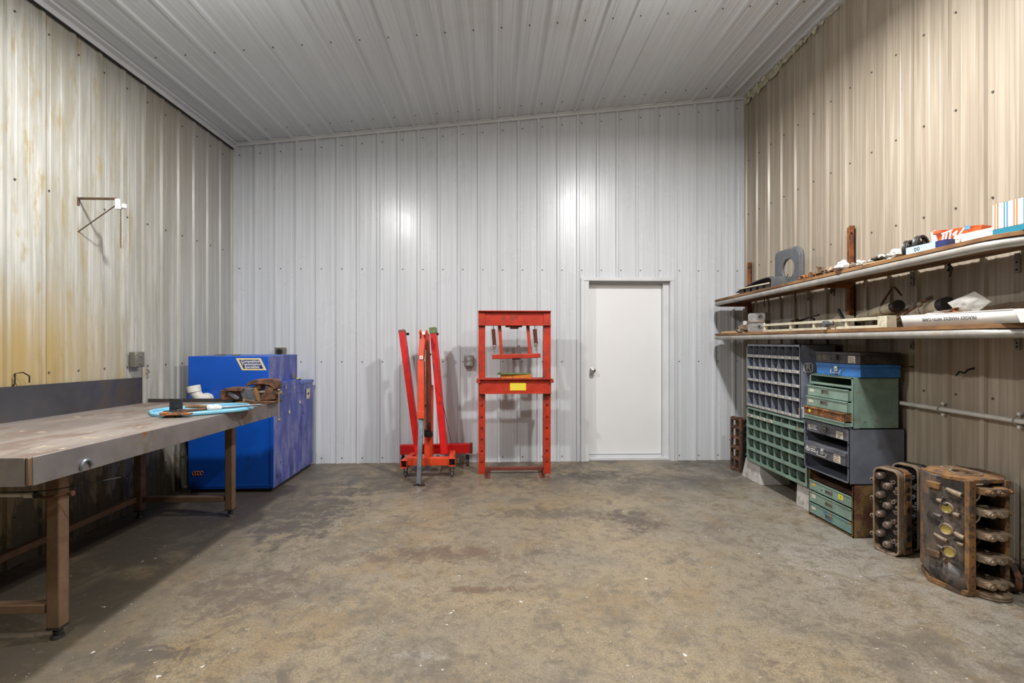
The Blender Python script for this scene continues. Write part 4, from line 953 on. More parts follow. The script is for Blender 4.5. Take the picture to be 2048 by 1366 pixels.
# ------------------------------------------------------------------ things on the lower shelf
LZ = 1.474
q = W(1450, 668, X=2.52); boxthing('pine_stick', 'pale pine stick at far end of lower shelf', 'stick', (2.53, 5.13, LZ), -90, (.38, .03, .022), M['stick'], 'stick')
t = thing('rusty_mass', 'dark brown rusty lump behind the pine stick on lower shelf', 'scrap', (2.70, 5.05, LZ)); b = B(); blob(b, (0,0,.04), .085, (1, 1.2, .75), 7, .3); b.build('lump', M['rustdark'], t)
t = thing('carburetor_part', 'small greasy casting with knob leaning beside polished calipers', 'casting', (2.53, 4.87, LZ), 20)
b = B(); blob(b, (0,0,.03), .05, (1.0, 1.2, .7), 9, .6, 12, 8); b.build('casting', M['castpale'], t)
b = B(); b.cyl((-.03,-.04,.02), (-.03,.05,.03), .02, n=14); b.cyl((.01,.0,.03), (.03,.02,.10), .014, n=12); b.build('barrel', M['cast'], t)
b = B(); b.cyl((.02,-.01,.05), (.02,-.01,.12), .022, n=14); b.build('cap', M['white_p'], t)
def caliper(label, z, rz):
    t = thing('brake_caliper', label, 'caliper', (2.575, 4.65, z), rz, 'stacked calipers on the lower shelf')
    b = B(); b.prism(rrect(.18, .086, .018, 4, 0, .050), -.045, .045); b.build('body', M['alu'], t, .006)
    b = B(); b.lathe([(.0,-.047), (.008,-.047), (.008,-.052), (.018,-.052), (.018,-.046), (0,-.046)], 18, T(.045, 0, .055, 0)) if False else b.lathe([(.010, .045), (.022, .045), (.022, .052), (.010, .052)], 20, T(.035, 0, .052, 90)); b.build('boss', M['box'], t)
    b = B(); b.cyl((.035, -.0465, .052), (.035, -.048, .052), .0105, n=16); b.build('bore', M['dark'], t)
    b = B(); b.box(-.09, .09, -.048, .048, .0, .012); b.build('flange', M['castpale'], t, .002)
    b = B(); b.cyl((.075, -.04, .015), (.10, -.05, .035), .008, n=8); b.build('bleeder', M['castpale'], t)
    return t
caliper('lower polished aluminium caliper resting on the lower shelf', LZ, -62); caliper('upper polished aluminium caliper stacked on the other', LZ+.095, -60)
t = thing('cream_frame', 'long cream two-rail metal frame with square end block on lower shelf', 'frame', (2.50, 3.72, LZ), -90)
b = B(); b.box(-.70, .66, -.018, .018, 0, .018); b.build('rail', M['cream'], t, .001)
b = B(); b.box(-.70, .66, -.018, .018, .052, .072); b.build('rail', M['cream'], t, .001)
for x_ in (-.69, -.30, .0, .35): B().box(x_, x_+.02, -.014, .014, .018, .052).build('post', M['cream'], t)
B().box(.655, .73, -.022, .045, 0, .075).build('end_block', M['cream'], t, .002)
b = B(); b.lathe([(0,-.02), (.022,-.018), (.026,0), (.022,.018), (0,.02)], 14, T(.20, -.045, .042, 90)); b.cyl((.20,-.02,.042), (.25,-.02,.042), .012, n=10); b.build('knob', M['gasket'], t)
B().tube([(.24,-.022,.06), (.27,-.024,.05), (.265,-.024,.01)], .006, 8).build('wing_bolt', M['castpale'], t)
def tube_thing(name, label, p0, p1, r_, mcap):
    t = thing(name, label, 'tube', p0); d = Vector(p1)-Vector(p0); u = d.normalized()
    b = B(); b.cyl((0,0,0), d, r_, n=24); b.build('tube', M['cream'], t)
    b = B(); b.cyl(-u*.004, u*.05, r_*1.02, n=24); o = b.build('end_cap', mcap, t); o['label'] = 'black round end cap'
    for f in (.30, .62):
        b = B(); b.cyl(d*f, d*f+u*.006, r_*1.05, n=24); b.build('band', M['box'], t)
    return t
pa = W(1797, 611, X=2.66); pb = W(1722, 636, X=2.80)
tube_thing('shock_absorber', 'upper cream tube with black round end above lower shelf', pa, pb, .037, M['oil'])
pa = W(1895, 607, X=2.70); pb = W(1768, 642, X=2.83)
t2 = tube_thing('shock_absorber', 'lower cream tube with clamp lying behind the diagonal rod', pa, pb, .040, M['black'])
d = pb-pa; b = B(); b.cyl(d*.45, d*.45+d.normalized()*.02, .046, n=20); b.cbox(d*.45+Vector((-.01,0,.05)), (.02,.02,.03)); b.build('clamp', M['alu'], t2)
b = B(); pa = W(1755, 662, X=2.50); pb = W(1856, 598, X=2.68)
t = thing('tie_rod', 'thin rusty rod leaning diagonally across the cream tubes', 'rod', pa + Vector((0,0,.0)))
b.cyl((0,0,0), (pb-pa)*.93, .0075, n=10); b.tube([(pb-pa)*.93, pb-pa, (pb-pa)+Vector((.02,-.01,.012))], .011, 8); b.build('rod', M['rustdark'], t)
dd = pb-pa; B().cyl(dd*.30, dd*.36, .014, n=6).build('nut', M['castpale'], t); B().cyl(dd*.80, dd*.88, .016, n=10).build('joint', M['castpale'], t)
b = B(); b.cyl(dd*.0, dd*.29, .0095, n=10); b.build('threaded_end', M['castpale'], t)
pa = W(1762, 610, X=2.82); pb = W(1784, 576, X=2.84)
t = thing('bent_bar', 'rusty bent bar leaning against the wall behind upper tube', 'bar', pa - Vector((0,0,.0)))
b = B(); b.tube([Vector((.02, .06, -.09)), (0,0,0), pb-pa, (pb-pa)+Vector((.0,-.02,.006)), (pb-pa)+Vector((.02,-.06,-.06))], .007, 8); b.build('bar', M['rustdark'], t)
pa = W(1688, 640, X=2.60); pb = W(1676, 619, X=2.60)
t = thing('black_strap', 'short black flat bar leaning between frame and tubes', 'bar', pa + Vector((.0,0,0)))
b = B(); b.tube([(0.01,-.04,-.07), (0,0,0), pb-pa], .012, 4); b.build('bar', M['black'], t)
q = W(1705, 655, X=2.72)
t = thing('sheet_panel', 'dull tan sheet panel leaning at wall behind the cream frame', 'panel', (2.80, 3.85, LZ), -90)
b = B(); b.prism([(-.35, 0), (.16, 0), (.16, .11), (.0, .135), (-.08, .10), (-.35, .03)], -.003, .003); b.build('sheet', M['cream'], t)
t = thing('wiper_linkage', 'dark greasy linkage rods lying behind the cream frame', 'linkage', (2.70, 4.15, LZ), -90)
b = B(); b.tube([(-.18,0,.10), (-.1,0,.095), (.0,0,.11), (.16,.02,.135)], .008, 7); b.tube([(-.12,.02,.09), (.05,.01,.12), (.1,.02,.10)], .010, 7); b.tube([(-.15,.02,.0), (-.12,.02,.10)], .009, 7); b.tube([(.1,.02,.0), (.1,.02,.11)], .009, 7); b.build('rods', M['oil'], t)
b = B(); blob(b, (-.12,.0,.10), .022, (1.3,1,.8), 5, .5); b.build('joint', M['rustdark'], t)

# white box marked fragile
t = thing('long_carton', 'long white cardboard box printed FRAGILE upside down on lower shelf', 'box', (2.60, 2.53, LZ), -90)
b = B(); b.box(-.33, .33, -.125, .125, 0, .004); b.add([(-.33,-.125,0), (.33,-.125,0), (.33,-.128,.066), (-.345,-.13,.066)], [(0,1,2,3)]); b.add([(-.33,.125,0), (.33,.125,0), (.33,.128,.066), (-.34,.13,.066)], [(3,2,1,0)])
b.add([(-.33,-.125,0), (-.345,-.13,.066), (-.34,.13,.066), (-.33,.125,0)], [(0,1,2,3)]); b.add([(.33,-.125,0), (.33,-.128,.066), (.33,.128,.066), (.33,.125,0)], [(3,2,1,0)])
o = b.build('carton', M['card'], t, recalc=False); so = o.modifiers.new('s', 'SOLIDIFY'); so.thickness = .004
b = B(); b.prism([(-.34, -.13), (.30, -.13), (.26, -.10), (-.30, -.09)], .064, .068, 'z'); b.build('folded_flap', M['card'], t)
B().prism([(.30, .066), (.34, .058), (.37, .03), (.36, .0), (.33, 0)], -.128, -.124).build('bent_flap', M['card'], t)
text('FRAGILE HANDLE WITH CARE', .0235, T(-.035, -.1305, .034, 92, 180, 0) if False else Matrix.Translation((-.035, -.1318, .036)) @ Matrix.Rotation(R(90), 4, 'X') @ Matrix.Rotation(pi, 4, 'Z'), M['caseblack'], t, 'fragile_lettering', .0004)
t = thing('crumpled_liner', 'loose crumpled packing plastic inside the long white box', 'packing', (2.60, 2.53, LZ+.05), -90)
b = B(); blob(b, (-.18, 0, .02), .07, (1.6, 1, .35), 4, .7, 16, 10); b.build('wad', M['film'], t, ang=20)
b = B(); blob(b, (-.10, -.02, .03), .04, (1.6, .8, .45), 6, .7, 14, 9); b.build('pink_wad', M['rust'], t, ang=20)
t = thing('plastic_bag', 'clear plastic bag standing up out of the long white box', 'bag', W(1935, 630, X=2.58), -80)
b = B(); nx = 12; vs = []; fs = []
c0 = [Vector((-.10, 0, .075)), Vector((.035, 0, .125)), Vector((.11, 0, .065)), Vector((-.01, 0, -.03))]
for s_ in (-1, 1):
    for j in range(nx+1):
        for i in range(nx+1):
            u, v_ = i/nx, j/nx; p_ = c0[0].lerp(c0[1], u).lerp(c0[3].lerp(c0[2], u), v_)
            bul = sin(pi*u)*sin(pi*v_); vs.append((p_.x, s_*(.0025+.022*bul) + .012*mnoise.noise(Vector((u*5, v_*5, s_)))*bul, p_.z))
n1 = (nx+1)**2
for s_ in (0, 1):
    for j in range(nx):
        for i in range(nx): a = s_*n1+j*(nx+1)+i; fs.append((a, a+1, a+nx+2, a+nx+1))
b.add(vs, fs); b.build('film', M['film'], t, ang=60)
t = thing('grey_bundle', 'dusty grey plastic bundle behind the white box by the wall', 'bundle', (2.82, 2.45, LZ)); b = B(); blob(b, (0, 0, .06), .08, (.55, 3.2, .8), 12, .4, 18, 10); b.build('bundle', M['castpale'], t)

# ------------------------------------------------------------------ bin cabinets
def bin_cabinet(name, label, y0, y1, z0, z1, lips, m_, mback, frame_r, labels):
    """front faces the room (-X); local x runs from far to near"""
    wdt = y1 - y0; t = thing(name, label, 'cabinet', (2.53, (y0+y1)/2, z0), -90)
    D = .30; h = z1 - z0; a, b_ = -wdt/2, wdt/2; ir = b_ - frame_r
    b = B(); b.box(a, a+.012, 0, D, 0, h); b.box(b_-.003, b_, 0, D, 0, h); b.box(ir, b_, 0, .004, 0, h); b.box(a, b_, 0, D, h-.004, h); b.box(a, b_, 0, .004, h-.022, h); b.box(a, b_, 0, D, 0, .004)
    b.build('casing', m_, t)
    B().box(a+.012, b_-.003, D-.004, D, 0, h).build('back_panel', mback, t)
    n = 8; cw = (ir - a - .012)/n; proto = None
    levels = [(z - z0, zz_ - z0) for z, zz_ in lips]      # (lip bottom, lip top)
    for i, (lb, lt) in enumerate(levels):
        b = B(); b.box(a+.012, ir, 0, .003, lb, lt); b.mi = 1; b.box(a+.012, ir, .003, D-.004, lb, lb+.003); sh = b.build('shelf', [m_, mback], t)  # lip in cabinet paint, shelf floor in the painted-shade material
        if labels(i):
            b = B()
            for c_ in range(n):
                if labels(i) > c_:
                    x_ = a+.012+cw*(c_+.5); b.box(x_-cw*.40, x_+cw*.40, -.0012, -.0002, lb+.005, lt-.005)
            b.build('card_labels', M['paper'], sh)
            b = B()
            for c_ in range(n):
                if labels(i) > c_:
                    x_ = a+.012+cw*(c_+.5)
                    for q in range(3): b.box(x_-cw*.3+q*cw*.17, x_-cw*.3+q*cw*.17+cw*.1, -.0018, -.0013, lb+.010, lt-.010)
            b.build('card_print', M['casegrey'], sh)
        ceil_ = levels[i-1][0] if i else h-.02
        for c_ in range(1, n):
            x_ = a+.012+cw*c_
            b = B(); b.box(-.0012, .0012, .004, D-.005, lt-.012, ceil_)
            o = b.build('divider', m_, t); o.location = (x_, 0, 0)
    return t
t = bin_cabinet('bin_cabinet', 'grey steel bin cabinet of forty pigeonholes with paper labels, stacked on the green one', 3.94, 4.80, .742, 1.362,
    [(1.231, 1.26), (1.115, 1.144), (.997, 1.024), (.883, .912), (.744, .772)], M['bingrey'], M['binshade'], .012, lambda i: 8)
def R_logo(par, x, y, z, s, rotz, m_, wide=True):
    """framed R mark with two tiny lines, facing local -y"""
    b = B(); f = s*.10
    for q in ((0, 0, s, f), (0, s-f, s, s), (0, 0, f, s), (s-f, 0, s, s)): b.box(x+q[0], x+q[2], y-.0012, y-.0004, z+q[1], z+q[3])
    o = b.build('logo_frame', m_, par)
    text('R', s*.95, Matrix.Translation((x+s/2, y-.0012, z+s*.5)) @ Matrix.Rotation(pi/2, 4, 'X'), m_, o, 'logo_letter', .0003)
    if wide:
        b = B()
        for i in range(3): b.box(x+s*1.2, x+s*(2.6-.3*(i % 2)), y-.0012, y-.0004, z+s*(.1+.33*i), z+s*(.22+.33*i))
        b.build('logo_lines', m_, o)
    return o
# side marks of the grey cabinet: on its near end, facing the viewer
sd = bpy.data.objects.new('side_decal', None); COL.objects.link(sd); sd.parent = t; sd.location = (.43, 0, 0); sd.rotation_euler = (0, 0, R(90))
sd['label'] = 'white printed marks on the near side panel'
q = W(1608, 745, Y=3.935); q2 = W(1603.5, 835, Y=3.935)
lx = q.x - 2.53; lz_ = q.z - .742
# in the decal frame +x goes into the cabinet depth (world +X)
R_logo(sd, lx, 0, lz_, .08, 0, M['whiteb'], False)
b = B(); x_ = q2.x - 2.53; z_ = q2.z - .742
b.box(x_-.0, x_+.045, -.0014, -.0004, z_+.072, z_+.085); b.box(x_+.010, x_+.022, -.0014, -.0004, z_, z_+.072); b.box(x_+.030, x_+.040, -.0014, -.0004, z_, z_+.072); b.box(x_+.045, x_+.06, -.0014, -.0004, z_+.072, z_+.085)
b.build('letter_strokes', M['whiteb'], sd)
# bits in the bins
for i, (px, py, w_, lab) in enumerate(((1548, 732, .05, 'folded paper slip poking out of second row bin'), (1524, 755, .03, 'brown scrap lying in a third row bin'))):
    q = W(px, py+(7 if i == 0 else 3), X=2.545); tt_ = thing('paper_slip', lab, 'paper', (2.575, q.y, 1.1175+.0015 if i == 0 else 1.0015), -90+25*i)
    b = B(); b.prism([(-.02, 0), (.015, 0), (.035, .07 if i == 0 else .04), (.015, .065 if i == 0 else .035)], -.002, .002); b.build('slip', M['paper'], tt_)
    tt_.location.z = (1.118 if i == 0 else 1.000)
tt_ = thing('brown_card', 'upright brown card in bottom right bin of the grey cabinet', 'card', (2.58, 4.005, .7475), -90)
B().box(-.035, .03, -.002, .002, 0, .075).build('card', M['stick'], tt_)
bin_cabinet('bin_cabinet', 'pale green steel bin cabinet of forty pigeonholes resting on concrete blocks', 3.85, 4.80, .198, .738,
    [(.636, .669), (.530, .559), (.425, .457), (.310, .343), (.200, .229)], M['green'], M['greenshade'], .030, lambda i: 4 if i == 0 else 0)
# blocks
t = thing('concrete_block', 'tapered concrete pier block under far end of green cabinet', 'block', (2.70, 4.755, 0))
B().frustum((-.155, .155, -.175, .175), (-.13, .13, -.125, .14), 0, .197).build('block', M['concrete'], t, .006)
t = thing('concrete_block', 'upright concrete block under near end of green cabinet', 'block', (2.70, 3.94, 0))
B().frustum((-.155, .155, -.085, .085), (-.145, .145, -.085, .085), 0, .197).build('block', M['concrete'], t, .006)

# ------------------------------------------------------------------ tool cabinets by the wall
def front_thing(name, label, cat, X, y0, y1, z): return thing(name, label, cat, (X, (y0+y1)/2, z), -90)
def handle(par, x, y, z, w_=.07, h_=.028, m_=None):
    b = B(); b.box(x-w_/2, x+w_/2, y-.002, y, z-h_/2, z+h_/2); b.box(x-w_/2, x+w_/2, y-.010, y-.002, z+h_/2-.004, z+h_/2); b.box(x-w_/2, x-w_/2+.004, y-.008, y-.002, z-h_/2, z+h_/2); b.box(x+w_/2-.004, x+w_/2, y-.008, y-.002, z-h_/2, z+h_/2)
    o = b.build('handle', m_ or M['box'], par, .001)
    B().box(x-w_/2+.006, x+w_/2-.006, y-.0025, y-.0021, z-h_/2+.004, z+h_/2-.006).build('handle_recess', M['dark'], o) if False else None
    return o
def shell(t, hw, D, h, m_, mside, lip=.012, inner=None):
    b = B(); b.box(-hw, -hw+.004, 0, D, 0, h); b.box(hw-.004, hw, 0, D, 0, h); b.box(-hw, hw, 0, D, h-.004, h); b.box(-hw, hw, 0, D, 0, .004); b.box(-hw, hw, D-.004, D, 0, h)
    b.box(-hw, -hw+lip, 0, .004, 0, h); b.box(hw-lip, hw, 0, .004, 0, h); b.box(-hw, hw, 0, .004, h-.010, h); b.box(-hw, hw, 0, .004, 0, .012)
    o = b.build('casing', [m_, mside], t)
    for pl in o.data.polygons:
        if pl.normal.x > .5 and pl.center.x > hw-.001: pl.material_index = 1
    return o
# bottom green cabinet
t = front_thing('drawer_cabinet', 'green three drawer cabinet with rusted side, bottom of the tool stack', 'cabinet', 2.52, 3.33, 3.815, 0)
shell(t, .2425, .35, .375, M['rustpanel'], M['rustpanel'])
for i, (z0, z1, mm) in enumerate(((.209, .287, 'green'), (.114, .199, 'green'), (.023, .104, 'greenblue'))):
    b = B(); b.box(-.228, .228, -.004, 0, z0, z1); b.box(-.228, .228, -.008, 0, z1-.010, z1); b.box(-.224, .224, 0, .32, z0+.004, z0+.008); b.box(-.224, -.221, 0, .32, z0+.004, z1-.01); b.box(.221, .224, 0, .32, z0+.004, z1-.01)
    dw = b.build('drawer', M[mm], t, .001)
    handle(dw, .0, -.004, (z0+z1)/2-.002)
    b = B(); b.box(-.20, -.155, -.0052, -.0042, z0+.035, z1-.022); b.build('worn_label', M['paper'] if i else M['yellowp'], dw)
    if i == 0:
        b = B(); b.box(.10, .145, -.0055, -.0042, z0+.025, z1-.018); o = b.build('sticker', M['yellow'], dw); o['label'] = 'yellow sticker'
        text('25', .026, Matrix.Translation((.122, -.0058, (z0+z1)/2+.004)) @ Matrix.Rotation(pi/2, 4, 'X'), M['casegrey'], o, 'sticker_number', .0002)
        B().cyl((-.085,-.0045,z0+.03), (-.085,-.0055,z0+.03), .006, n=10).build('lock_hole', M['dark'], dw)
B().box(-.226, .226, .01, .30, .29, .294).build('inner_tray', M['rustdark'], t)
# grey rack with two cases
GX = 2.492
t = front_thing('slide_rack', 'grey steel slide rack in the middle of the tool stack', 'rack', GX, 3.335, 3.835, .376)
shell(t, .25, .405, .392, M['rackgrey'], M['rackgrey'], .014)
for z_ in (.12, .297-.012): 
    for s_ in (-1, 1): B().box(s_*.243-.004, s_*.243+.004, .0, .39, z_-.01, z_).build('runner', M['rackgrey'], t)
def case(name, label, X, yc, z, hw, D, h, m_, logo, paper_, rot=-90, hang=True, trimm=None):
    t = thing(name, label, 'case', (X, yc, z), rot)
    b = B(); b.box(-hw, hw, 0, D, 0, h*.78); b.build('tray', m_, t, .003)
    b = B(); b.box(-hw-.002, hw+.002, -.004, D+.002, h*.78, h); b.box(-hw-.002, hw+.002, -.006, 0, h*.70, h*.80); b.build('lid', m_, t, .003)
    b = B(); b.tube([(-.05, -.008, h*.50), (-.045, -.018, h*.22), (.045, -.018, h*.22), (.05, -.008, h*.50)], .004, 8); b.build('bail_handle', trimm or m_, t)
    b = B(); b.box(-.016, .016, -.014, 0, h*.35, h*.80); b.cyl((0, -.018, h*.62), (0, -.012, h*.62), .010, n=12); b.build('latch', trimm or m_, t, .002)
    if logo: R_logo(t, -hw+.025, -.001, h*.26, h*.5, 0, logo)
    if paper_:
        o = B().box(hw-.115, hw-.045, -.0015, -.0004, h*.08, h*.70).build('paper_label', M['paper'], t)
        b = B()
        for i in range(4): b.box(hw-.108, hw-.055-.01*(i % 2), -.0022, -.0016, h*(.16+.13*i), h*(.20+.13*i))
        b.build('label_print', M['rustdark'], o)
    return t
case('parts_case', 'upper grey parts case inside the grey slide rack', GX+.006, 3.585, .674, .228, .33, .082, M['casegrey'], M['whiteb'], True, trimm=M['caseblack'])
case('parts_case', 'lower grey parts case jutting from the grey slide rack', GX-.012, 3.585, .498, .228, .33, .096, M['casegrey'], M['whiteb'], True, trimm=M['alu'])
# upper green rack
t = front_thing('slide_rack', 'pale green steel rack holding trays at top of the tool stack', 'rack', 2.523, 3.335, 3.815, .7695)
shell(t, .24, .332, .359, M['green'], M['green'], .018)
b = B(); b.box(.236, .2405, .0, .045, 0, .359); b.build('side_flange', M['green'], t, .002)
B().box(-.222, .222, .0, .33, .28, .284).build('top_tray', M['green'], t); B().box(-.222, .222, -.004, .0, .284, .30).build('tray_lip', M['green'], t)
for i, (z0, z1, out, mm) in enumerate(((.189, .270, .022, 'green'), (.106, .186, .030, 'green'), (.044, .104, .052, 'rust'), (.006, .042, .052, 'green'))):
    b = B(); b.box(-.226, .222, -out, -out+.004, z0, z1); b.box(-.226, .222, -out-.006, -out, z1-.009, z1); b.box(-.226, -.223, -out, .30, z0, z1-.006); b.box(.219, .222, -out, .30, z0, z1-.006); b.box(-.226, .222, -out, .3, z0, z0+.003)
    if mm == 'rust': b.box(-.226, .222, -out, .25, z1-.004, z1-.001)
    dw = b.build('drawer', M[mm], t, .001)
    if i == 3: continue
    handle(dw, -.02, -out, z0+.045, m_=M['box'] if i < 2 else M['rust'])
    if i < 2: B().box(-.20, -.15, -out-.0012, -out-.0003, z0+.03, z1-.028).build('worn_label', M['paper'], dw)
    else: B().cyl((-.155, -out-.0003, z0+.03), (-.155, -out-.0015, z0+.03), .013, n=18).build('round_sticker', M['yellow'], dw)
case('parts_case', 'bright blue parts case on top of the green rack', 2.557, 3.545, 1.1305, .232, .29, .090, M['bluecase'], None, False, trimm=M['alu'])
case('parts_case', 'black parts case with paper label, topmost of the stack', 2.554, 3.545, 1.2225, .234, .293, .084, M['caseblack'], M['castpale'], True)

# ------------------------------------------------------------------ conduit on the right wall
cz = .95; cy0, cy1 = 1.2, 3.9
t = thing('conduit', 'pale straight conduit clamped low along the tan wall', 'conduit', (XR-.047, 2.5, cz))
B().cyl((0, cy0-2.5, -.005), (0, cy1-2.5, 0), .0145, n=16).build('pipe', M['conduit'], t)
for px in (1880, 2031):
    q = W(px, 820, X=XR-.047); y_ = q.y - 2.5
    b = B(); b.tube([(.024, y_, .03), (.012, y_, .026), (-.006, y_, .017), (-.018, y_, 0), (-.006, y_, -.017), (.012, y_, -.026), (.024, y_, -.03)], .0045, 8); b.build('clamp', M['alu'], t)
    b = B()
    for s_ in (-1, 1): b.cyl((.024, y_-.01, s_*.036), (.006, y_-.01, s_*.036), .010, n=10)
    b.build('clamp_screw', M['conduit'], t)
q = W(1942, 743, X=XR-.02); wire('wire_hook', 'black curled hook on the tan wall above the conduit', (XR, q.y, q.z), [(-.0,0,.02), (-.04,0,.01), (-.05,.01,-.01), (-.045,.05,-.005), (-.04,.075,-.03)], .006, M['oil'])
q = W(1822, 734, X=XR-.02); wire('wire_hook', 'small dark hook on tan wall right of black case', (XR, q.y, q.z), [(-.0,0,.0), (-.04,-.01,.004), (-.05,.02,-.0), (-.045,.05,.008)], .005, M['rustdark'])

# ------------------------------------------------------------------ cylinder heads
def cylinder_head(label, loc, rz, mrim, mbody, mfloor, h=.555, w_=.165, d_=.105, msp='spring', group='cylinder heads standing on end'):
    """stands on end; valve side faces local -y, the port side faces local +x"""
    t = thing('cylinder_head', label, 'cylinder head', loc, rz, group)
    o_ = rrect(w_, h, .045, 6, 0, h/2); i_ = rrect(w_-.022, h-.022, .036, 6, 0, h/2)
    b = B(); b.hole(o_, i_, -.0, .045); b.build('gasket_rail', M[mrim], t, .002)
    b = B(); b.prism(o_, .043, .055); b.build('valve_floor', M[mfloor], t)
    b = B(); b.prism(rrect(w_, h, .03, 4, 0, h/2), .055, d_); bd = b.build('casting', M[mbody], t, .003)
    b = B(); b.box(w_/2-.010, w_/2+.004, .045, d_+.008, .02, h-.02); pf = b.build('port_face', M[mbody], t, .003)
    for z_, r_ in ((.12, .020), (.18, .018), (.30, .018), (.38, .019), (.43, .018)):
        b = B(); b.cyl((w_/2+.0035, (.05+d_)/2+.004, z_), (w_/2+.005, (.05+d_)/2+.004, z_), r_, n=18); b.build('port', M['dark'], pf)
    for z_ in (.055, .495):
        b = B(); b.box(w_/2+.0035, w_/2+.005, .055, d_-.005, z_-.009, z_+.009); b.build('slot', M['dark'], pf)
    n = 8
    for i in range(n):
        z_ = .055 + (h-.11)*i/(n-1); left = i % 2
        x_ = -.045 if left else .0
        MM = T(x_, .048, z_, 90+ (6 if left else -4), 0, 0)
        prof = [(0, 0), (.021, 0)]
        for q in range(4): prof += [(.0225, .006+q*.011), (.0225, .0105+q*.011), (.0165, .0125+q*.011), (.0165, .016+q*.011)]
        prof += [(.0195, .050), (.016, .055), (.006, .055), (.005, .064), (0, .064)]
        b = B(); b.lathe([(r_, z2) for r_, z2 in prof], 16, MM, closed=False); b.build('valve_spring', M[msp], t, ang=25)
    for i in range(7):
        z_ = .09 + (h-.17)*i/6; x_ = .045 if i % 2 else .028
        b = B(); b.lathe([(0, 0), (.013, 0), (.011, .03), (.012, .038), (.005, .038), (.005, .03)], 12, T(x_, .046, z_, 90, 0, 20), closed=False)
        b.box(x_-.02, x_+.02, .03, .046, z_-.005, z_+.005, None); b.build('rocker_stud', M[msp], t)
    for i in range(4):
        z_ = .07 + i*.12; b = B(); b.lathe([(.0, 0), (.014, 0), (.014, .02), (.006, .022)], 12, T(-w_/2-.006, .02, z_+.03, 90), closed=False); b.build('bolt_boss', M[mrim], t)
        b = B(); b.box(w_/2-.03, w_/2-.008, .01, .046, z_, z_+.016); b.build('guide_boss', M[msp], t)
    return t
cylinder_head('rusty cylinder head showing eight valve springs, standing right of drawer cabinet', (2.55, 3.085, 0), -74, 'castpale', 'castrust', 'oil')
cylinder_head('darker oily cylinder head half hidden behind the engine block', (2.735, 3.15, 0), -72, 'castpale', 'oil', 'oil', .565, msp='platesteel')
hd2 = bpy.data.objects['cylinder_head.001']
for z_ in (.50, .40, .26, .14):
    b = B(); blob(b, (.09, .075, z_), .032, (.7, 1.0, 1.3), z_*10, .25); o = b.build('exhaust_port', M['alu'], hd2); o['label'] = 'dull silver exhaust port'
# silver items on top of the second head
# third: bare rusty casting at the far corner
t = thing('intake_manifold', 'very rusty five window casting standing in the far right corner', 'casting', (2.575, 5.12, 0), -80)
h = .565; b = B(); levels = [0, .12, .235, .345, .455, h-.0]
b.box(-.085, -.065, 0, .03, 0, h); b.box(.055, .085, 0, .03, 0, h)
b.build('side_rail', M['rustdark'], t, .003)
for i, z_ in enumerate((.0, .118, .230, .342, .452, h-.022)):
    b = B(); b.box(-.07, .06, -.004+.006*(i % 2), .04, z_, z_+.024+.004*(i % 3)); blob(b, (-.02+.03*(i % 2), 0, z_+.015), .018, (1.6, 1, .9), i, .5); b.build('web', M['rustdark'], t, .002)
B().box(-.08, .08, .06, .15, .004, h-.006).build('inner_wall', M['rustdark'], t, .003)
for i in range(7):
    z_ = .04 + i*.075; b = B(); blob(b, (.105, .07, z_), .03, (.8, 1.2, .8), i+3, .4); b.build('finned_port', M['oil'], t)
B().box(.075, .10, .02, .15, .0, h-.01).build('port_side', M['oil'], t, .003)
B().cyl((-.11, .01, .31), (-.08, .01, .31), .005, n=8).build('stud', M['rust'], t)

# ------------------------------------------------------------------ engine block
BX, BYY = 2.685, 2.53
eb = thing('engine_block', 'bare rusty V8 engine block standing on end with three yellow core plugs', 'engine block', (BX, BYY, 0), 0)
H = .635
# left skirt and bank: outline in plan (x, y); front is -y
ls_ = [(-.105, .035), (-.086, .035), (-.088, .075), (-.090, .12), (-.095, .20), (-.10, .27), (-.150, .26), (-.180, .185), (-.148, .105)]
b = B(); b.prism(ls_, .055, H-.012, 'z'); skl = b.build('left_side', M['cast'], eb, .004)
rs_ = [(.086, .035), (.100, .035), (.150, .105), (.180, .19), (.185, .28), (.15, .30), (.12, .22), (.095, .12), (.088, .075)]
b = B(); b.prism(rs_, .055, H-.012, 'z'); b.build('right_side', M['cast'], eb, .004)
b = B(); b.prism([(-.150, .26), (-.10, .27), (-.09, .20), (0, .17), (.12, .22), (.15, .30), (.185, .28), (.15, .36), (.06, .33), (0, .25), (-.04, .30), (-.115, .32)], .06, H-.01, 'z'); b.build('cylinder_banks', M['castrust'], eb, .004)
# pan rails (front flanges) with bolt holes
for s_, x0, x1 in ((-1, -.122, -.082), (1, .080, .108)):
    b = B(); b.box(x0, x1, .008, .036, .03, H-.004); pr_ = b.build('pan_rail', M['castrust'], eb, .003)
    b = B()
    for i in range(11): b.cyl(((x0+x1)/2+.002, .0075, .06+i*.053), ((x0+x1)/2+.002, .0068, .06+i*.053), .004, n=8)
    b.build('bolt_hole', M['dark'], pr_)
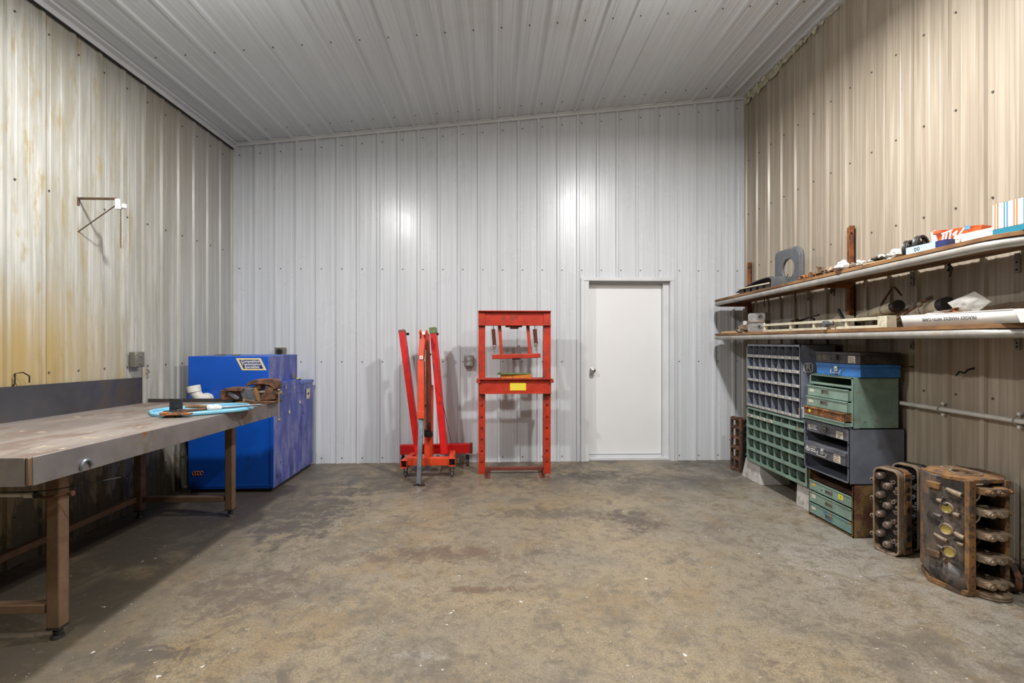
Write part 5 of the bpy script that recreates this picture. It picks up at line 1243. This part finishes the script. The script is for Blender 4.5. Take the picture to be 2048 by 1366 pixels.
# end plates
b = B(); n_ = 28
out = []
for i in range(n_):
    a = 2*pi*i/n_ ; c_, s_ = cos(a), sin(a); m_ = max(abs(c_)/.165, abs(s_)/.15, (abs(c_)+abs(s_))/.235); out.append((c_/m_+.008, .165+s_/m_))
b.hole(out, circ(.062, n_, .0, .15), H-.022, H, 'z'); tp = b.build('top_end_plate', M['castrust'], eb, .003)
b = B(); b.lathe([(.062, 0), (.074, 0), (.074, .006), (.062, .006)], 28, T(0, .15, H)); b.lathe([(.018, 0), (.032, 0), (.032, .004), (.018, .004)], 20, T(0, .265, H)); b.build('bore_ring', M['castpale'], tp)
b = B(); b.prism([(-.13, .01), (.10, .01), (.15, .06), (.19, .20), (.16, .34), (-.10, .33), (-.185, .19), (-.165, .10), (-.148, .03)], 0, .034, 'z'); bp = b.build('bell_housing_flange', M['castrust'], eb, .004)
# sloping scoop at the bottom of the left side
b = B(); b.add([(-.152,.03,.034), (-.11,.012,.034), (-.105,.03,.11), (-.148,.10,.15), (-.182,.19,.034), (-.180,.18,.10)], [(0,1,2,3), (0,3,5,4)]); so = b.build('flared_foot', M['cast'], eb, recalc=False); s_ = so.modifiers.new('s', 'SOLIDIFY'); s_.thickness = .008
# crankcase: back wall and bulkheads, bores
B().prism([(-.088, .13), (.088, .13), (.10, .17), (-.10, .17)], .06, H-.02, 'z').build('crankcase_wall', M['oil'], eb)
capz = [.577, .461, .337, .212, .078]
for i, z_ in enumerate(capz):
    b = B(); n_ = 14; pr_ = [(-.087, .13), (-.087, .045), (-.038, .04)] + [(.036*cos(a), .045+.036*sin(a)) for a in [pi - pi*q/8 for q in range(9)]] + [(.038, .04), (.087, .045), (.087, .13)]
    b.prism(pr_, z_-.012, z_+.006, 'z'); b.build('bulkhead', M['castpale'], eb, .002)
    b = B(); pr_ = [(-.075, .038), (-.07, .0), (-.055, -.028), (.055, -.030), (.078, -.012), (.082, .038), (.034, .038)] + [(.034*cos(a), .038-.034*sin(a)) for a in [pi*q/8 for q in range(9)]] + [(-.034, .038)]
    b.prism(pr_, z_-.020, z_+.017, 'z'); mc = b.build('main_cap', M['castpale'] if i else M['castrust'], eb, .004)
    for x_, y_, r_ in ((-.045, -.028, .018), (.005, -.030, .0165), (.088, .0, .014)):
        b = B(); b.cyl((x_, y_+.03, z_-.002), (x_, y_-.016, z_-.002), r_, r_*.92, n=14); b.cyl((x_, y_-.016, z_-.002), (x_, y_-.026, z_-.002), r_*.62, n=6)
        b.build('cap_bolt', M['castpale'] if i else M['castrust'], mc)
for i in range(4):
    z_ = (capz[i]+capz[i+1])/2 + .012
    b = B(); b.lathe([(.050, 0), (.058, 0), (.058, .02), (.050, .02)], 24, T(-.02, .128, z_+.002, 75, 0, -18)); b.lathe([(0, .002), (.050, .002), (.050, .006), (0, .006)], 24, T(-.02, .128, z_+.002, 75, 0, -18)); b.build('cylinder_bore', M['alu'] if i < 2 else M['oil'], eb)
    B().prism([(-.086, z_-.035), (-.045, z_-.04), (-.086, z_-.005)], .05, .056).build('web_rib', M['cast'], eb)
# front timing/crank seal at the bottom: ribbed ring
b = B(); b.lathe([(.0, 0), (.092, 0), (.092, .008), (.086, .011), (.092, .014), (.092, .022), (.084, .025), (.07, .03), (0, .03)], 36, T(.02, .035, .005), closed=False); b.build('rear_seal_ring', M['castpale'], eb)
# core plugs and bosses on the left side.  side plane from (-.105,.035) to (-.187,.19)
sa = Vector((-.106, .036, 0)); sb = Vector((-.148, .105, 0)); sc = Vector((-.180, .185, 0))
def side_pt(u, z):
    """u 0 at pan rail, 1 at deck"""
    p = sa.lerp(sb, u/.45) if u < .45 else sb.lerp(sc, (u-.45)/.55); d = (sb-sa) if u < .45 else (sc-sb)
    n = Vector((-d.y, d.x, 0)).normalized();  return Vector((p.x, p.y, z)), n, d.normalized()
def on_side(px, py):
    """pixel on the block's side -> u, z  (measured once from the photograph)"""
    return 1-(px-1855)/84.0, .635-(py-950)/243.0*.62
for px, py in ((1899, 1022), (1898, 1069), (1904, 1117)):
    u, z_ = on_side(px, py); p, n, d = side_pt(u, z_)
    rot = n.to_track_quat('Z', 'Y').to_matrix().to_4x4(); MM = Matrix.Translation(p) @ rot
    b = B(); b.lathe([(.024, -.006), (.033, -.004), (.034, .006), (.028, .010), (.024, .006)], 24, MM); o = b.build('plug_boss', M['castpale'], eb)
    b = B(); b.lathe([(0, .003), (.017, .003), (.0235, .006), (.0245, .001)], 24, MM, closed=False); o = b.build('core_plug', M['brass'], eb); o['label'] = 'yellow core plug'
for px, py, px2, py2, r_ in ((1925, 988, 1898, 980, .017), (1884, 1010, 1876, 1008, .013), (1921, 1033, 1912, 1030, .014), (1882, 1044, 1866, 1042, .010), (1930, 1078, 1915, 1072, .015), (1897, 1094, 1868, 1087, .012), (1929, 1094, 1921, 1092, .012), (1887, 1113, 1877, 1110, .011), (1892, 1136, 1900, 1140, .009), (1896, 1014, 1876, 1012, .008), (1888, 1001, 1896, 1002, .009)):
    u, z_ = on_side(px, py); p, n, d = side_pt(min(u, .98), z_); u2, z2 = on_side(px2, py2); p2, n2, d2 = side_pt(min(u2, .98), z2)
    b = B(); b.tube([p2+n2*.002, p2.lerp(p, .5)+n*.009, p+n*.010 - d*.006], [r_*.6, r_*.9, r_], 12); b.cyl(p-d*.006+n*.010, p-d*.012+n*.012, r_*.9, n=12); bo = b.build('boss', M['castpale'] if r_ > .011 else M['cast'], eb)
    b = B(); b.cyl(p-d*.0125+n*.012, p-d*.0135+n*.0122, r_*.45, n=10); b.build('bolt_hole', M['dark'], bo)
for z_ in (.565, .175):
    p, n, d = side_pt(.93, z_); b = B(); rot = Matrix((( d.x, n.x, 0, p.x), (d.y, n.y, 0, p.y), (0, 0, 1, p.z), (0, 0, 0, 1))); b.box(-.045, .02, -.005, .020, -.018, .018, rot); b.build('mount_pad', M['castrust'], eb, .003)
# pulley in the dark behind the block
t = thing('crank_pulley', 'rusty crank pulley on the floor between block and tan wall', 'pulley', (2.862, 2.60, 0), 70)
b = B(); b.lathe([(.03, -.01), (.062, -.012), (.062, .012), (.03, .01)], 28, T(0, 0, .075, 90)); b.lathe([(.062, -.014), (.075, -.014), (.069, 0), (.075, .014), (.062, .014)], 32, T(0, 0, .075, 90)); b.build('pulley_disc', M['rustdark'], t)
b = B()
for i in range(3): b.cyl((.04*cos(i*2.1), -.016, .075+.04*sin(i*2.1)), (.04*cos(i*2.1), -.01, .075+.04*sin(i*2.1)), .008, n=6)
b.build('bolt', M['castrust'], t)
